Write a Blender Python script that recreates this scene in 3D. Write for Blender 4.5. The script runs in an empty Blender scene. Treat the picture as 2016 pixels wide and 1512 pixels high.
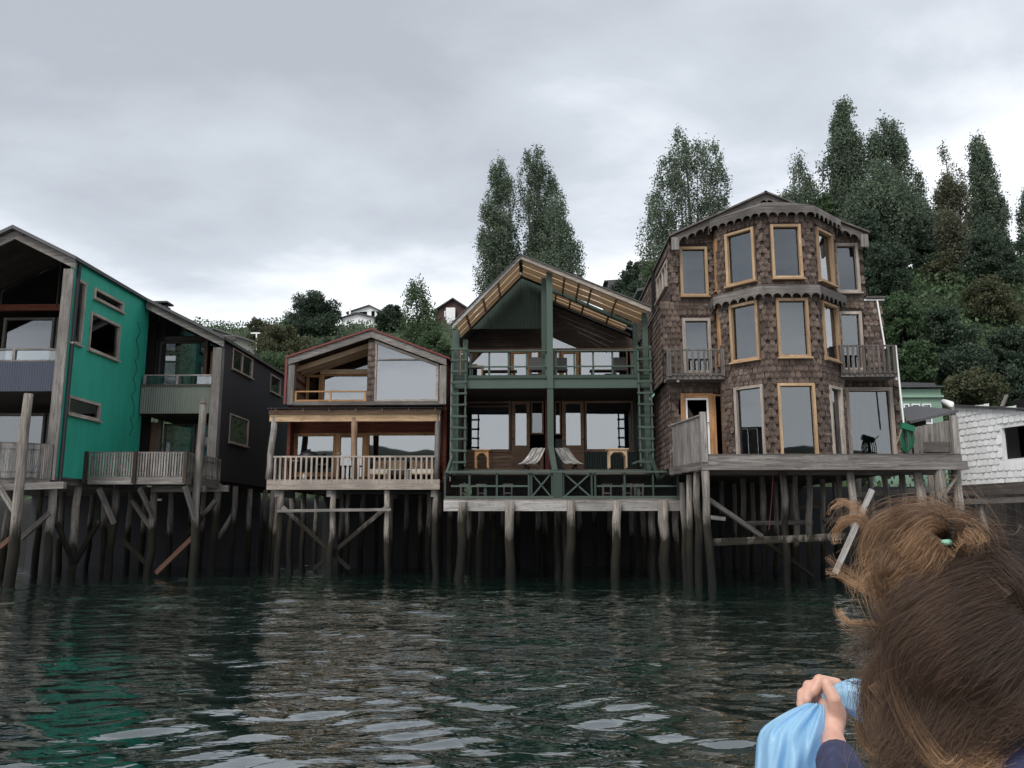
import bpy, bmesh, math, random
import numpy as np
from mathutils import Vector, Matrix
from mathutils.geometry import tessellate_polygon
random.seed(11); rng = np.random.default_rng(5)
sc = bpy.context.scene
COL = sc.collection
R = math.radians

# ------------------------------------------------------------------ camera
FPX, EYE = 1629.0, 1.5
PITCH = math.atan((1035 - 756) / FPX)
YAW = math.atan(42 / FPX * math.cos(PITCH))
cam = bpy.data.objects.new('camera', bpy.data.cameras.new('camera'))
COL.objects.link(cam); sc.camera = cam
cam.data.sensor_width = 36.0; cam.data.lens = 36.0 * FPX / 2016
cam.data.clip_start = 0.05; cam.data.clip_end = 3000
cam.location = (0, 0, EYE)
cam.rotation_euler = (math.pi / 2 + PITCH, 0, YAW)

# ------------------------------------------------------------------ sky, sun, exposure
SUN_EL, SUN_AZ = R(52), R(205)          # soft sun behind the overcast, behind the camera to the left
world = bpy.data.worlds.new('World'); sc.world = world; world.use_nodes = True
nt = world.node_tree; nt.nodes.clear(); N = nt.nodes.new; L = nt.links.new
def wmath(op, a, b=None, clamp=False):
    n = N('ShaderNodeMath'); n.operation = op; n.use_clamp = clamp
    for i, x in enumerate((a, b)):
        if x is None: continue
        if hasattr(x, 'links'): L(x, n.inputs[i])
        else: n.inputs[i].default_value = x
    return n.outputs[0]
out = N('ShaderNodeOutputWorld'); bg = N('ShaderNodeBackground'); L(bg.outputs[0], out.inputs[0])
bg.inputs[1].default_value = 0.1
sky = N('ShaderNodeTexSky'); sky.sky_type = 'NISHITA'; sky.sun_disc = False
sky.sun_elevation = SUN_EL; sky.sun_rotation = SUN_AZ
tc = N('ShaderNodeTexCoord'); sep = N('ShaderNodeSeparateXYZ'); L(tc.outputs['Generated'], sep.inputs[0])
zc = wmath('MAXIMUM', sep.outputs[2], 0.0); zz = wmath('ADD', zc, 0.14)
cmb = N('ShaderNodeCombineXYZ')
L(wmath('DIVIDE', sep.outputs[0], zz), cmb.inputs[0]); L(wmath('DIVIDE', sep.outputs[1], zz), cmb.inputs[1])
def wnoise(scale, detail, rough, loc, sx=1.0):
    mp = N('ShaderNodeMapping'); L(cmb.outputs[0], mp.inputs[0])
    mp.inputs['Location'].default_value = loc; mp.inputs['Scale'].default_value = (sx, 1, 1)
    mp.inputs['Rotation'].default_value = (0, 0, 0.5)
    n = N('ShaderNodeTexNoise'); n.inputs['Scale'].default_value = scale; n.inputs['Detail'].default_value = detail
    n.inputs['Roughness'].default_value = rough; n.inputs['Distortion'].default_value = 0.25
    L(mp.outputs[0], n.inputs[0]); return n.outputs[0]
n1 = wnoise(0.55, 4, 0.5, (3.1, 1.7, 0), 0.8); n2 = wnoise(1.9, 8, 0.56, (7.3, 2.2, 0), 0.8)
cl = wmath('ADD', wmath('MULTIPLY', n1, 0.68), wmath('MULTIPLY', n2, 0.32))
# thick cloud overhead, thinner and brighter towards the horizon all round
thin = wmath('POWER', wmath('SUBTRACT', 1.0, zc, True), 5.0)
val = wmath('ADD', wmath('MULTIPLY', wmath('SUBTRACT', cl, 0.5), 3.1), wmath('ADD', wmath('MULTIPLY', thin, 1.75), 0.30), True)
rp = N('ShaderNodeValToRGB'); L(val, rp.inputs[0]); e = rp.color_ramp.elements
e[0].position = 0.0; e[0].color = (0.228, 0.240, 0.262, 1); e[1].position = 1.0; e[1].color = (0.78, 0.785, 0.79, 1)
k = rp.color_ramp.elements.new(0.33); k.color = (0.305, 0.325, 0.352, 1)
k = rp.color_ramp.elements.new(0.62); k.color = (0.49, 0.505, 0.52, 1)
sc10 = N('ShaderNodeVectorMath'); sc10.operation = 'SCALE'; L(rp.outputs[0], sc10.inputs[0]); sc10.inputs['Scale'].default_value = 10.0
mx = N('ShaderNodeMix'); mx.data_type = 'RGBA'; mx.inputs[0].default_value = 0.93
L(sky.outputs[0], mx.inputs[6]); L(sc10.outputs[0], mx.inputs[7]); L(mx.outputs[2], bg.inputs[0])

sun = bpy.data.objects.new('sun', bpy.data.lights.new('sun', 'SUN')); COL.objects.link(sun)
sun.data.energy = 1.2; sun.data.angle = R(25); sun.data.color = (1.0, 0.96, 0.9)
sd = Vector((math.sin(SUN_AZ) * math.cos(SUN_EL), math.cos(SUN_AZ) * math.cos(SUN_EL), math.sin(SUN_EL)))
sun.rotation_euler = sd.to_track_quat('Z', 'Y').to_euler()
sun.location = (-20, -30, 60)
vs = sc.view_settings; vs.view_transform = 'Standard'; vs.look = 'None'; vs.gamma = 1.0; vs.use_curve_mapping = False
vs.exposure = 1.2
sc.cycles.max_bounces = 8; sc.cycles.transparent_max_bounces = 16

# ------------------------------------------------------------------ pixel -> place helpers (for measuring only)
_f = Vector((-math.sin(YAW) * math.cos(PITCH), math.cos(YAW) * math.cos(PITCH), math.sin(PITCH)))
_r = Vector((math.cos(YAW), math.sin(YAW), 0)); _u = _r.cross(_f); EYEV = Vector((0, 0, EYE))
def ray(px, py): return _f + _r * ((px - 1008) / FPX) + _u * ((756 - py) / FPX)
def P(px, py, Y): d = ray(px, py); return EYEV + d * (Y / d.y)
def PXX(px, py, X): d = ray(px, py); return EYEV + d * (X / d.x)
def hit(px, py, O, n): d = ray(px, py); return EYEV + d * ((O - EYEV).dot(n) / d.dot(n))
def Pd(px, py, dist): d = ray(px, py).normalized(); return EYEV + d * dist

# ------------------------------------------------------------------ materials
MATS = {}
def newmat(name):
    m = bpy.data.materials.new(name); m.use_nodes = True
    return m, m.node_tree, m.node_tree.nodes['Principled BSDF']
def nd(t, typ, **kw):
    n = t.nodes.new(typ)
    for a, b in kw.items():
        if a in n.inputs: n.inputs[a].default_value = b
        else: setattr(n, a, b)
    return n
def ramp(t, fac, stops):
    r = t.nodes.new('ShaderNodeValToRGB'); t.links.new(fac, r.inputs[0])
    while len(r.color_ramp.elements) < len(stops): r.color_ramp.elements.new(0.5)
    for el, (p, c) in zip(r.color_ramp.elements, stops): el.position = p; el.color = (*c, 1)
    return r.outputs[0]
def mmath(t, op, a, b=0.0, clamp=False):
    n = t.nodes.new('ShaderNodeMath'); n.operation = op; n.use_clamp = clamp
    for i, x in enumerate((a, b)):
        if hasattr(x, 'links'): t.links.new(x, n.inputs[i])
        else: n.inputs[i].default_value = x
    return n.outputs[0]
def mixc(t, fac, a, b, mode='MIX'):
    n = t.nodes.new('ShaderNodeMix'); n.data_type = 'RGBA'; n.blend_type = mode
    for i, x in ((0, fac), (6, a), (7, b)):
        if hasattr(x, 'links'): t.links.new(x, n.inputs[i])
        elif i == 0: n.inputs[0].default_value = x
        else: n.inputs[i].default_value = (*x, 1)
    return n.outputs[2]
def piece_random(t):
    oi = t.nodes.new('ShaderNodeObjectInfo'); ge = t.nodes.new('ShaderNodeNewGeometry')
    return mmath(t, 'FRACT', mmath(t, 'ADD', oi.outputs['Random'], ge.outputs['Random Per Island']))
def mapped(t, src, scale):
    tc = t.nodes.new('ShaderNodeTexCoord'); mp = t.nodes.new('ShaderNodeMapping')
    t.links.new(tc.outputs[src], mp.inputs[0]); mp.inputs['Scale'].default_value = scale; return mp.outputs[0]
def noise(t, vec, scale=1.0, detail=5, rough=0.6, dist=0.0):
    n = nd(t, 'ShaderNodeTexNoise', Scale=scale, Detail=detail, Roughness=rough, Distortion=dist)
    if vec: t.links.new(vec, n.inputs[0])
    return n.outputs[0]
def bump(t, b, h, strength=0.4, dist=0.01):
    n = nd(t, 'ShaderNodeBump', Strength=strength, Distance=dist); t.links.new(h, n.inputs['Height']); t.links.new(n.outputs[0], b.inputs['Normal'])
def wood(name, dark, mid, light, vary=0.35, rough=0.85, tide=False, stain=None):
    """weathered timber: grain along U, each board its own tone"""
    m, t, b = newmat(name)
    g = noise(t, mapped(t, 'UV', (1.1, 15, 1)), 1.0, 8, 0.72, 0.7)
    c = ramp(t, g, [(0.32, dark), (0.5, mid), (0.68, light)])
    v = mmath(t, 'ADD', mmath(t, 'MULTIPLY', piece_random(t), vary * 2), 1 - vary)
    hv = nd(t, 'ShaderNodeHueSaturation'); t.links.new(c, hv.inputs['Color']); t.links.new(v, hv.inputs['Value']); c = hv.outputs[0]
    ck = noise(t, mapped(t, 'UV', (2.2, 26, 1)), 1.0, 4, 0.7, 1.2)
    c = mixc(t, ramp(t, ck, [(0.33, (0.9, 0.9, 0.9)), (0.43, (0, 0, 0))]), c, tuple(x * 0.35 for x in dark))
    big = noise(t, mapped(t, 'Object', (1.1, 1.1, 0.5)), 1.2, 5, 0.65)
    c = mixc(t, ramp(t, big, [(0.42, (0, 0, 0)), (0.68, (0.75, 0.75, 0.75))]), c, stain or tuple(x * 0.55 for x in mid))
    if tide:
        ge = t.nodes.new('ShaderNodeNewGeometry'); s = t.nodes.new('ShaderNodeSeparateXYZ'); t.links.new(ge.outputs['Position'], s.inputs[0])
        w = noise(t, mapped(t, 'Object', (2.2, 2.2, 0.5)), 1.6, 5, 0.7)
        h = mmath(t, 'ADD', s.outputs[2], mmath(t, 'ADD', mmath(t, 'MULTIPLY', mmath(t, 'SUBTRACT', w, 0.5), 1.6), mmath(t, 'MULTIPLY', mmath(t, 'SUBTRACT', piece_random(t), 0.62), 0.9)))
        h3 = mmath(t, 'DIVIDE', h, 1.8)
        wet = ramp(t, h3, [(0.70, (1, 1, 1)), (0.92, (0, 0, 0))])
        alg = ramp(t, g, [(0.3, (0.006, 0.006, 0.004)), (0.55, (0.018, 0.015, 0.009)), (0.78, (0.05, 0.038, 0.02))])
        c = mixc(t, wet, c, alg)
        c = mixc(t, ramp(t, h3, [(0.22, (1, 1, 1)), (0.46, (0, 0, 0))]), c, (0.006, 0.006, 0.0045))
    t.links.new(c, b.inputs['Base Color']); b.inputs['Roughness'].default_value = rough
    b.inputs['Specular IOR Level'].default_value = 0.3
    bump(t, b, g, 0.5, 0.012); MATS[name] = m; return m
def paint(name, col, vary=0.12, rough=0.6, dirt=0.35, spec=0.4, grain=True):
    m, t, b = newmat(name)
    n = noise(t, mapped(t, 'Object', (1.6, 1.6, 0.30)), 1.5, 8, 0.72)
    c = mixc(t, ramp(t, n, [(0.4, (0, 0, 0)), (0.75, (dirt, dirt, dirt))]), col, tuple(x * 0.45 + 0.01 for x in col))
    v = mmath(t, 'ADD', mmath(t, 'MULTIPLY', piece_random(t), vary * 2), 1 - vary)
    hv = nd(t, 'ShaderNodeHueSaturation'); t.links.new(c, hv.inputs['Color']); t.links.new(v, hv.inputs['Value'])
    t.links.new(hv.outputs[0], b.inputs['Base Color']); b.inputs['Roughness'].default_value = rough; b.inputs['Specular IOR Level'].default_value = spec
    g = noise(t, mapped(t, 'UV', (2, 40, 1)) if grain else mapped(t, 'Object', (6, 6, 6)), 1.0, 5, 0.6)
    bump(t, b, g, 0.25, 0.006); MATS[name] = m; return m
def glass(name, refl=0.30, tint=(0.50, 0.53, 0.55)):
    m = bpy.data.materials.new(name); m.use_nodes = True; t = m.node_tree; t.nodes.clear()
    o = t.nodes.new('ShaderNodeOutputMaterial'); mixn = t.nodes.new('ShaderNodeMixShader')
    tr = t.nodes.new('ShaderNodeBsdfTransparent'); tr.inputs[0].default_value = (*tint, 1)
    gl = t.nodes.new('ShaderNodeBsdfGlossy'); gl.inputs['Roughness'].default_value = 0.015; gl.inputs[0].default_value = (0.92, 0.96, 1, 1)
    lw = nd(t, 'ShaderNodeFresnel', IOR=1.5)
    f = mmath(t, 'ADD', lw.outputs[0], refl - 0.04, True); t.links.new(f, mixn.inputs[0])
    t.links.new(tr.outputs[0], mixn.inputs[1]); t.links.new(gl.outputs[0], mixn.inputs[2]); t.links.new(mixn.outputs[0], o.inputs[0])
    n = noise(t, mapped(t, 'Object', (0.7, 0.7, 0.7)), 1.0, 2, 0.5); bp = nd(t, 'ShaderNodeBump', Strength=0.05, Distance=0.05)
    t.links.new(n, bp.inputs['Height']); t.links.new(bp.outputs[0], gl.inputs['Normal']); MATS[name] = m; return m
def leafmat(name, dark, mid, light):
    m, t, b = newmat(name)
    ge = t.nodes.new('ShaderNodeNewGeometry')
    c = ramp(t, ge.outputs['Random Per Island'], [(0.0, dark), (0.55, mid), (1.0, light)])
    n = noise(t, mapped(t, 'Object', (0.5, 0.5, 0.35)), 1.0, 3, 0.6)
    c = mixc(t, ramp(t, n, [(0.4, (0, 0, 0)), (0.7, (0.6, 0.6, 0.6))]), c, light)
    t.links.new(c, b.inputs['Base Color']); b.inputs['Roughness'].default_value = 0.6; b.inputs['Specular IOR Level'].default_value = 0.25
    tl = t.nodes.new('ShaderNodeBsdfTranslucent'); t.links.new(c, tl.inputs[0]); ms = t.nodes.new('ShaderNodeMixShader'); ms.inputs[0].default_value = 0.3
    o = t.nodes['Material Output']; t.links.new(b.outputs[0], ms.inputs[1]); t.links.new(tl.outputs[0], ms.inputs[2]); t.links.new(ms.outputs[0], o.inputs[0])
    MATS[name] = m; return m

W_GREY = wood('grey weathered timber', (0.095, 0.085, 0.078), (0.205, 0.190, 0.178), (0.35, 0.332, 0.315))
W_GREYD = wood('dark grey timber', (0.058, 0.050, 0.045), (0.125, 0.112, 0.104), (0.215, 0.198, 0.186))
W_PALE = wood('pale bleached timber', (0.16, 0.152, 0.145), (0.30, 0.288, 0.275), (0.44, 0.425, 0.41))
W_PILE = wood('tidal pile timber', (0.075, 0.065, 0.058), (0.20, 0.178, 0.158), (0.36, 0.335, 0.31), tide=True)
W_PILER = wood('reddish brace timber', (0.055, 0.03, 0.022), (0.12, 0.06, 0.042), (0.19, 0.10, 0.07))
W_ORANGE = wood('varnished window timber', (0.24, 0.12, 0.05), (0.42, 0.23, 0.11), (0.55, 0.34, 0.18), vary=0.25)
W_TAN = wood('fresh pine boards', (0.48, 0.34, 0.21), (0.66, 0.50, 0.34), (0.78, 0.63, 0.46), vary=0.18, stain=(0.46, 0.31, 0.19))
_t = W_TAN.node_tree; _tl = _t.nodes.new('ShaderNodeBsdfTranslucent'); _tl.inputs[0].default_value = (0.80, 0.66, 0.50, 1); _ms = _t.nodes.new('ShaderNodeMixShader'); _ms.inputs[0].default_value = 0.3  # translucency added so the solid slats glow from below
_pb = _t.nodes['Principled BSDF']; _t.links.new(_pb.outputs[0], _ms.inputs[1]); _t.links.new(_tl.outputs[0], _ms.inputs[2]); _t.links.new(_ms.outputs[0], _t.nodes['Material Output'].inputs[0])
W_BROWN = wood('brown boards', (0.14, 0.085, 0.055), (0.25, 0.16, 0.11), (0.34, 0.23, 0.16), vary=0.2)
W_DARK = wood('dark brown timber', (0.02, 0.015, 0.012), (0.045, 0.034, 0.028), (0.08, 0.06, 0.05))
W_RED = wood('red brown timber', (0.10, 0.03, 0.022), (0.20, 0.06, 0.04), (0.28, 0.10, 0.07))
W_SHING = wood('weathered shingle', (0.034, 0.026, 0.022), (0.098, 0.071, 0.057), (0.20, 0.166, 0.144), vary=0.5, stain=(0.062, 0.038, 0.031))
W_FRAME = wood('pale window frame timber', (0.24, 0.145, 0.08), (0.39, 0.265, 0.16), (0.51, 0.38, 0.25), vary=0.3, stain=(0.27, 0.18, 0.11))
W_FRAMEG = wood('greyed window frame timber', (0.20, 0.16, 0.13), (0.36, 0.31, 0.27), (0.48, 0.43, 0.38), vary=0.2)
P_TEAL = paint('teal painted sheet', (0.024, 0.33, 0.235), dirt=0.45)
P_BLACK = paint('black painted boards', (0.017, 0.018, 0.022), rough=0.7)
P_BLUE = paint('slate blue sheet', (0.075, 0.085, 0.12), rough=0.6)
P_OLIVE = paint('olive sheet', (0.15, 0.17, 0.145), rough=0.6)
P_GREEN = paint('dark green paint', (0.028, 0.047, 0.037), vary=0.2)
P_GREENL = paint('chalky green paint', (0.046, 0.072, 0.057), vary=0.25)
P_REDM = paint('red metal sheet', (0.16, 0.034, 0.03), rough=0.55)
P_ROOF = paint('grey roof sheet', (0.075, 0.075, 0.08), rough=0.55)
P_WHITE = paint('white paint', (0.80, 0.81, 0.82), vary=0.08, dirt=0.18)
P_PVC = paint('white pipe', (0.78, 0.78, 0.78), dirt=0.1, rough=0.4)
P_MINT = paint('pale green paint', (0.22, 0.34, 0.26), dirt=0.3)
P_DKRED = paint('dark maroon boards', (0.06, 0.022, 0.022))
P_LBLUE = paint('pale blue boards', (0.33, 0.43, 0.55))
P_CYAN = paint('bright blue boards', (0.03, 0.28, 0.42))
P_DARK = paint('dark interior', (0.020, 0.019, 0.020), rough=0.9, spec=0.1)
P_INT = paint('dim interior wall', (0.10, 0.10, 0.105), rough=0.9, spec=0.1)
P_CURT = paint('pale curtain', (0.55, 0.56, 0.56), rough=0.9)
P_BLIND = paint('cream blind', (0.50, 0.47, 0.41), rough=0.9)
P_HOSE = paint('green hose', (0.004, 0.11, 0.055), rough=0.4, grain=False)
P_IRON = paint('black iron', (0.02, 0.02, 0.022), rough=0.5)
P_CUSH = paint('cream cushion', (0.55, 0.50, 0.42), rough=0.95)
G_WIN = glass('window glass', 0.105)
G_BRIGHT = glass('large pane glass', 0.20, (0.4, 0.42, 0.44))
G_RAIL = glass('rail glass', 0.10, (0.80, 0.83, 0.84))
L_POP = leafmat('poplar leaves', (0.038, 0.062, 0.045), (0.092, 0.130, 0.090), (0.17, 0.215, 0.145))
L_POPB = leafmat('thin poplar leaves', (0.05, 0.056, 0.036), (0.11, 0.118, 0.078), (0.19, 0.19, 0.13))
L_BUSH = leafmat('bush leaves', (0.026, 0.052, 0.026), (0.060, 0.102, 0.048), (0.105, 0.155, 0.075))
L_BROWN = leafmat('autumn bush leaves', (0.036, 0.046, 0.024), (0.075, 0.086, 0.044), (0.12, 0.125, 0.066))
L_DARK = leafmat('dark evergreen leaves', (0.020, 0.036, 0.026), (0.044, 0.072, 0.048), (0.08, 0.112, 0.07))
B_BARK = wood('bark', (0.05, 0.045, 0.04), (0.10, 0.09, 0.08), (0.17, 0.155, 0.14))

# ------------------------------------------------------------------ object helpers
def root_of(o):
    while o.parent: o = o.parent
    return o
def thing(name, label, cat, loc=(0, 0, 0), group=None):
    o = bpy.data.objects.new(name, None); COL.objects.link(o); o.location = loc; o.empty_display_size = 0.3
    o['label'] = label; o['category'] = cat
    if group: o['group'] = group
    return o
def tag(o, label, cat, group=None):
    o['label'] = label; o['category'] = cat
    if group: o['group'] = group
    return o
def link(name, me, mat, parent=None, kind=None, label=None):
    o = bpy.data.objects.new(name, me); COL.objects.link(o)
    if mat: me.materials.append(mat)
    if parent: o.parent = parent
    if kind: o['kind'] = kind
    if label: o['label'] = label
    return o
_BF = ((0, 1, 3, 2), (4, 6, 7, 5), (0, 4, 5, 1), (2, 3, 7, 6), (0, 2, 6, 4), (1, 5, 7, 3))
class MB:
    def __init__(s): s.v = []; s.f = []; s.uv = []
    def obox(s, c, ax, ay, az):
        """box from its centre and three half-axis vectors"""
        c = Vector(c); A = (Vector(ax), Vector(ay), Vector(az)); ln = [a.length for a in A]; li = ln.index(max(ln)); b = len(s.v)
        ru, rv = random.random() * 9, random.random() * 9
        sg = [(i, j, k) for i in (-1, 1) for j in (-1, 1) for k in (-1, 1)]
        for i, j, k in sg: s.v.append(c + A[0] * i + A[1] * j + A[2] * k)
        for fi, f in enumerate(_BF):
            s.f.append(tuple(b + q for q in f)); n = fi // 2
            oth = [q for q in range(3) if q != n]
            ua = li if li in oth else oth[0]; va = oth[0] if oth[1] == ua else oth[1]
            s.uv.append([(sg[q][ua] * ln[ua] + ru, sg[q][va] * ln[va] + rv + n * 1.3) for q in f])
        return s
    def box(s, x0, x1, y0, y1, z0, z1):
        return s.obox(((x0 + x1) / 2, (y0 + y1) / 2, (z0 + z1) / 2), (abs(x1 - x0) / 2, 0, 0), (0, abs(y1 - y0) / 2, 0), (0, 0, abs(z1 - z0) / 2))
    def beam(s, p0, p1, w, h, up=(0, 0, 1)):
        p0 = Vector(p0); p1 = Vector(p1); d = p1 - p0; u = Vector(up)
        if abs(d.normalized().dot(u)) > 0.98: u = Vector((0, 1, 0))
        sd_ = d.cross(u).normalized(); u = sd_.cross(d).normalized()
        return s.obox((p0 + p1) / 2, d / 2, sd_ * w / 2, u * h / 2)
    def tube(s, pts, rads, n=8, wob=0.0, caps=True):
        pts = [Vector(p) for p in pts]; b = len(s.v); L_ = 0; ls = []; ru = random.random() * 9; ref = None
        for i, p in enumerate(pts):
            d = (pts[min(i + 1, len(pts) - 1)] - pts[max(i - 1, 0)]).normalized()
            if ref is None: ref = d.orthogonal().normalized()
            a = (ref - d * ref.dot(d)).normalized(); ref = a; c = d.cross(a)
            if i: L_ += (p - pts[i - 1]).length
            ls.append(L_)
            for q in range(n):
                an = q * 2 * math.pi / n; r = rads[i] * (1 + wob * (random.random() - .5)); s.v.append(p + (a * math.cos(an) + c * math.sin(an)) * r)
        for i in range(len(pts) - 1):
            for q in range(n):
                q2 = (q + 1) % n; s.f.append((b + i * n + q, b + i * n + q2, b + (i + 1) * n + q2, b + (i + 1) * n + q))
                w = 2 * math.pi * rads[i] / n
                s.uv.append([(ls[i] + ru, q * w), (ls[i] + ru, (q + 1) * w), (ls[i + 1] + ru, (q + 1) * w), (ls[i + 1] + ru, q * w)])
        if caps:
            for base, rev in ((b, True), (b + (len(pts) - 1) * n, False)):
                f = [base + q for q in range(n)]
                if rev: f.reverse()
                s.f.append(tuple(f)); s.uv.append([(0.05 * math.cos(q), 0.05 * math.sin(q)) for q in range(n)])
        return s
    def plate(s, poly, O, u, v, n, th, holes=()):
        """extruded flat polygon with holes, poly in (u,v) coordinates, front face at O, thickness th towards -n"""
        O, u, v, n = Vector(O), Vector(u), Vector(v), Vector(n)
        loops = [list(poly)] + [list(h) for h in holes]
        flat = [Vector((a, b_, 0)) for lp in loops for a, b_ in lp]
        tris = tessellate_polygon([[Vector((a, b_, 0)) for a, b_ in lp] for lp in loops])
        b = len(s.v); m = len(flat)
        for off in (0, -th):
            for q in flat: s.v.append(O + u * q.x + v * q.y + n * off)
        for t in tris:
            nn = (flat[t[1]] - flat[t[0]]).cross(flat[t[2]] - flat[t[0]]).z
            if abs(nn) < 1e-10: continue
            t = t if nn > 0 else t[::-1]
            s.f.append(tuple(b + q for q in t)); s.uv.append([(flat[q].x, flat[q].y) for q in t])
            s.f.append(tuple(b + m + q for q in t[::-1])); s.uv.append([(flat[q].x, flat[q].y) for q in t[::-1]])
        st = 0
        for li, lp in enumerate(loops):
            k_ = len(lp)
            ar = sum(lp[i][0] * lp[(i + 1) % k_][1] - lp[(i + 1) % k_][0] * lp[i][1] for i in range(k_))
            ccw = (ar > 0) == (li == 0)
            for i in range(k_):
                a_, c_ = st + i, st + (i + 1) % k_
                f = (b + a_, b + m + a_, b + m + c_, b + c_) if ccw else (b + c_, b + m + c_, b + m + a_, b + a_)
                s.f.append(f); l_ = (flat[a_] - flat[c_]).length; s.uv.append([(0, 0), (0, th), (l_, th), (l_, 0)])
            st += k_
        return s
    def corr(s, p0, p1, hv, depth, pitch, nrm):
        """corrugated sheet: runs from p0 to p1, height vector hv, wave along nrm"""
        p0, p1, hv, nrm = Vector(p0), Vector(p1), Vector(hv), Vector(nrm); L_ = (p1 - p0).length; k_ = max(2, int(L_ / pitch * 4)); b = len(s.v)
        for i in range(k_ + 1):
            q = p0 + (p1 - p0) * i / k_ + nrm * depth * (0, 1, 0, -1)[i % 4]
            s.v.append(q); s.v.append(q + hv)
            if i: s.f.append((b + 2 * i - 2, b + 2 * i, b + 2 * i + 1, b + 2 * i - 1)); s.uv.append([(0, i * .03), (0, i * .03 + .03), (hv.length, i * .03 + .03), (hv.length, i * .03)])
        return s
    def mesh(s, name, off=(0, 0, 0), smooth=False):
        me = bpy.data.meshes.new(name); o = Vector(off)
        me.from_pydata([tuple(q - o) for q in s.v], [], s.f)
        uvl = me.uv_layers.new(name='UVMap'); flat = [c for f in s.uv for q in f for c in q]; uvl.data.foreach_set('uv', flat)
        if smooth: me.polygons.foreach_set('use_smooth', [True] * len(me.polygons))
        me.update(); return me
    def build(s, name, mat, parent=None, kind=None, label=None, smooth=False):
        off = root_of(parent).location if parent else (0, 0, 0)
        return link(name, s.mesh(name, off, smooth), mat, parent, kind, label)
def structure(o): o['kind'] = 'structure'; return o
X_, Y_, Z_ = Vector((1, 0, 0)), Vector((0, 1, 0)), Vector((0, 0, 1))
class Fr:
    """a wall plane: origin, right vector u, up v, outward normal n"""
    def __init__(s, O, u): s.O = Vector(O); s.u = Vector(u).normalized(); s.v = Z_; s.n = s.u.cross(Z_); 
    def uv(s, px, py): h = hit(px, py, s.O, s.n) - s.O; return h.dot(s.u), h.z
    def rect(s, tl, br):
        a = s.uv(*tl); b = s.uv(*br); return (min(a[0], b[0]), min(a[1], b[1]), max(a[0], b[0]), max(a[1], b[1]))
    def at(s, u, v, d=0.0): return s.O + s.u * u + s.v * v + s.n * d
def rpoly(r): return [(r[0], r[1]), (r[2], r[1]), (r[2], r[3]), (r[0], r[3])]
def wall(parent, fr, poly, holes, mat, th=0.12, name='wall', kind=None):
    return MB().plate(poly, fr.O, fr.u, fr.v, fr.n, th, [rpoly(h) for h in holes]).build(name, mat, parent, kind)
def window(parent, fr, r, fw, mat, gmat=None, proud=0.03, rec=0.06, name='window', vbars=(), hbars=(), sill=True, curtain=None, label=None):
    """frame with a recessed pane; r is the OUTER rectangle of the frame"""
    u0, v0, u1, v1 = r; m = MB(); c = lambda a, b, c_, d, pr=proud: m.obox(fr.at((a + c_) / 2, (b + d) / 2, (pr - rec) / 2), fr.u * (c_ - a) / 2, fr.v * (d - b) / 2, fr.n * (pr + rec) / 2)
    c(u0, v0, u0 + fw, v1); c(u1 - fw, v0, u1, v1); c(u0 + fw, v1 - fw, u1 - fw, v1, proud - .004); c(u0 + fw, v0, u1 - fw, v0 + fw, proud - .004)
    for q in vbars: c(u0 + (u1 - u0) * q - fw * .35, v0 + fw, u0 + (u1 - u0) * q + fw * .35, v1 - fw, proud - .012)
    for q in hbars: c(u0 + fw, v0 + (v1 - v0) * q - fw * .3, u1 - fw, v0 + (v1 - v0) * q + fw * .3, proud - .016)
    if sill: m.obox(fr.at((u0 + u1) / 2, v0 - 0.02, proud * .5 + .02), fr.u * ((u1 - u0) / 2 + .03), fr.v * .02, fr.n * (proud * .5 + .05))
    w = m.build(name, mat, parent, label=label)
    p = MB(); p.obox(fr.at((u0 + u1) / 2, (v0 + v1) / 2, -rec + .02), fr.u * ((u1 - u0) / 2 - fw + .004), fr.v * ((v1 - v0) / 2 - fw + .004) + fr.n * (v1 - v0) * random.uniform(-.007, .007), fr.n * .004)
    p.build('pane', gmat or G_WIN, w)
    if curtain:
        for (a, b, mt, nm) in curtain:
            MB().obox(fr.at(u0 + (u1 - u0) * (a[0] + b[0]) / 2, v0 + (v1 - v0) * (a[1] + b[1]) / 2, -rec - .06), fr.u * (u1 - u0) * (b[0] - a[0]) / 2, fr.v * (v1 - v0) * (b[1] - a[1]) / 2, fr.n * .008).build(nm, mt, w)
    return w
def pile(parent, x, y, ztop, zbot=-1.2, r=0.13, lean=(0, 0), mat=None, name='pile', n=9, taper=1.12):
    k_ = 7; pts = []; rs = []; r *= .86
    for i in range(k_):
        q = i / (k_ - 1); z = ztop + (zbot - ztop) * q
        pts.append((x + lean[0] * q + random.uniform(-.035, .035) * min(1, i), y + lean[1] * q + random.uniform(-.03, .03), z)); rs.append(r * (1 + (taper - 1) * q) * random.uniform(.94, 1.06))
    return MB().tube(pts, rs, n, 0.12).build(name, mat or W_PILE, parent, smooth=True)
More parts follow.
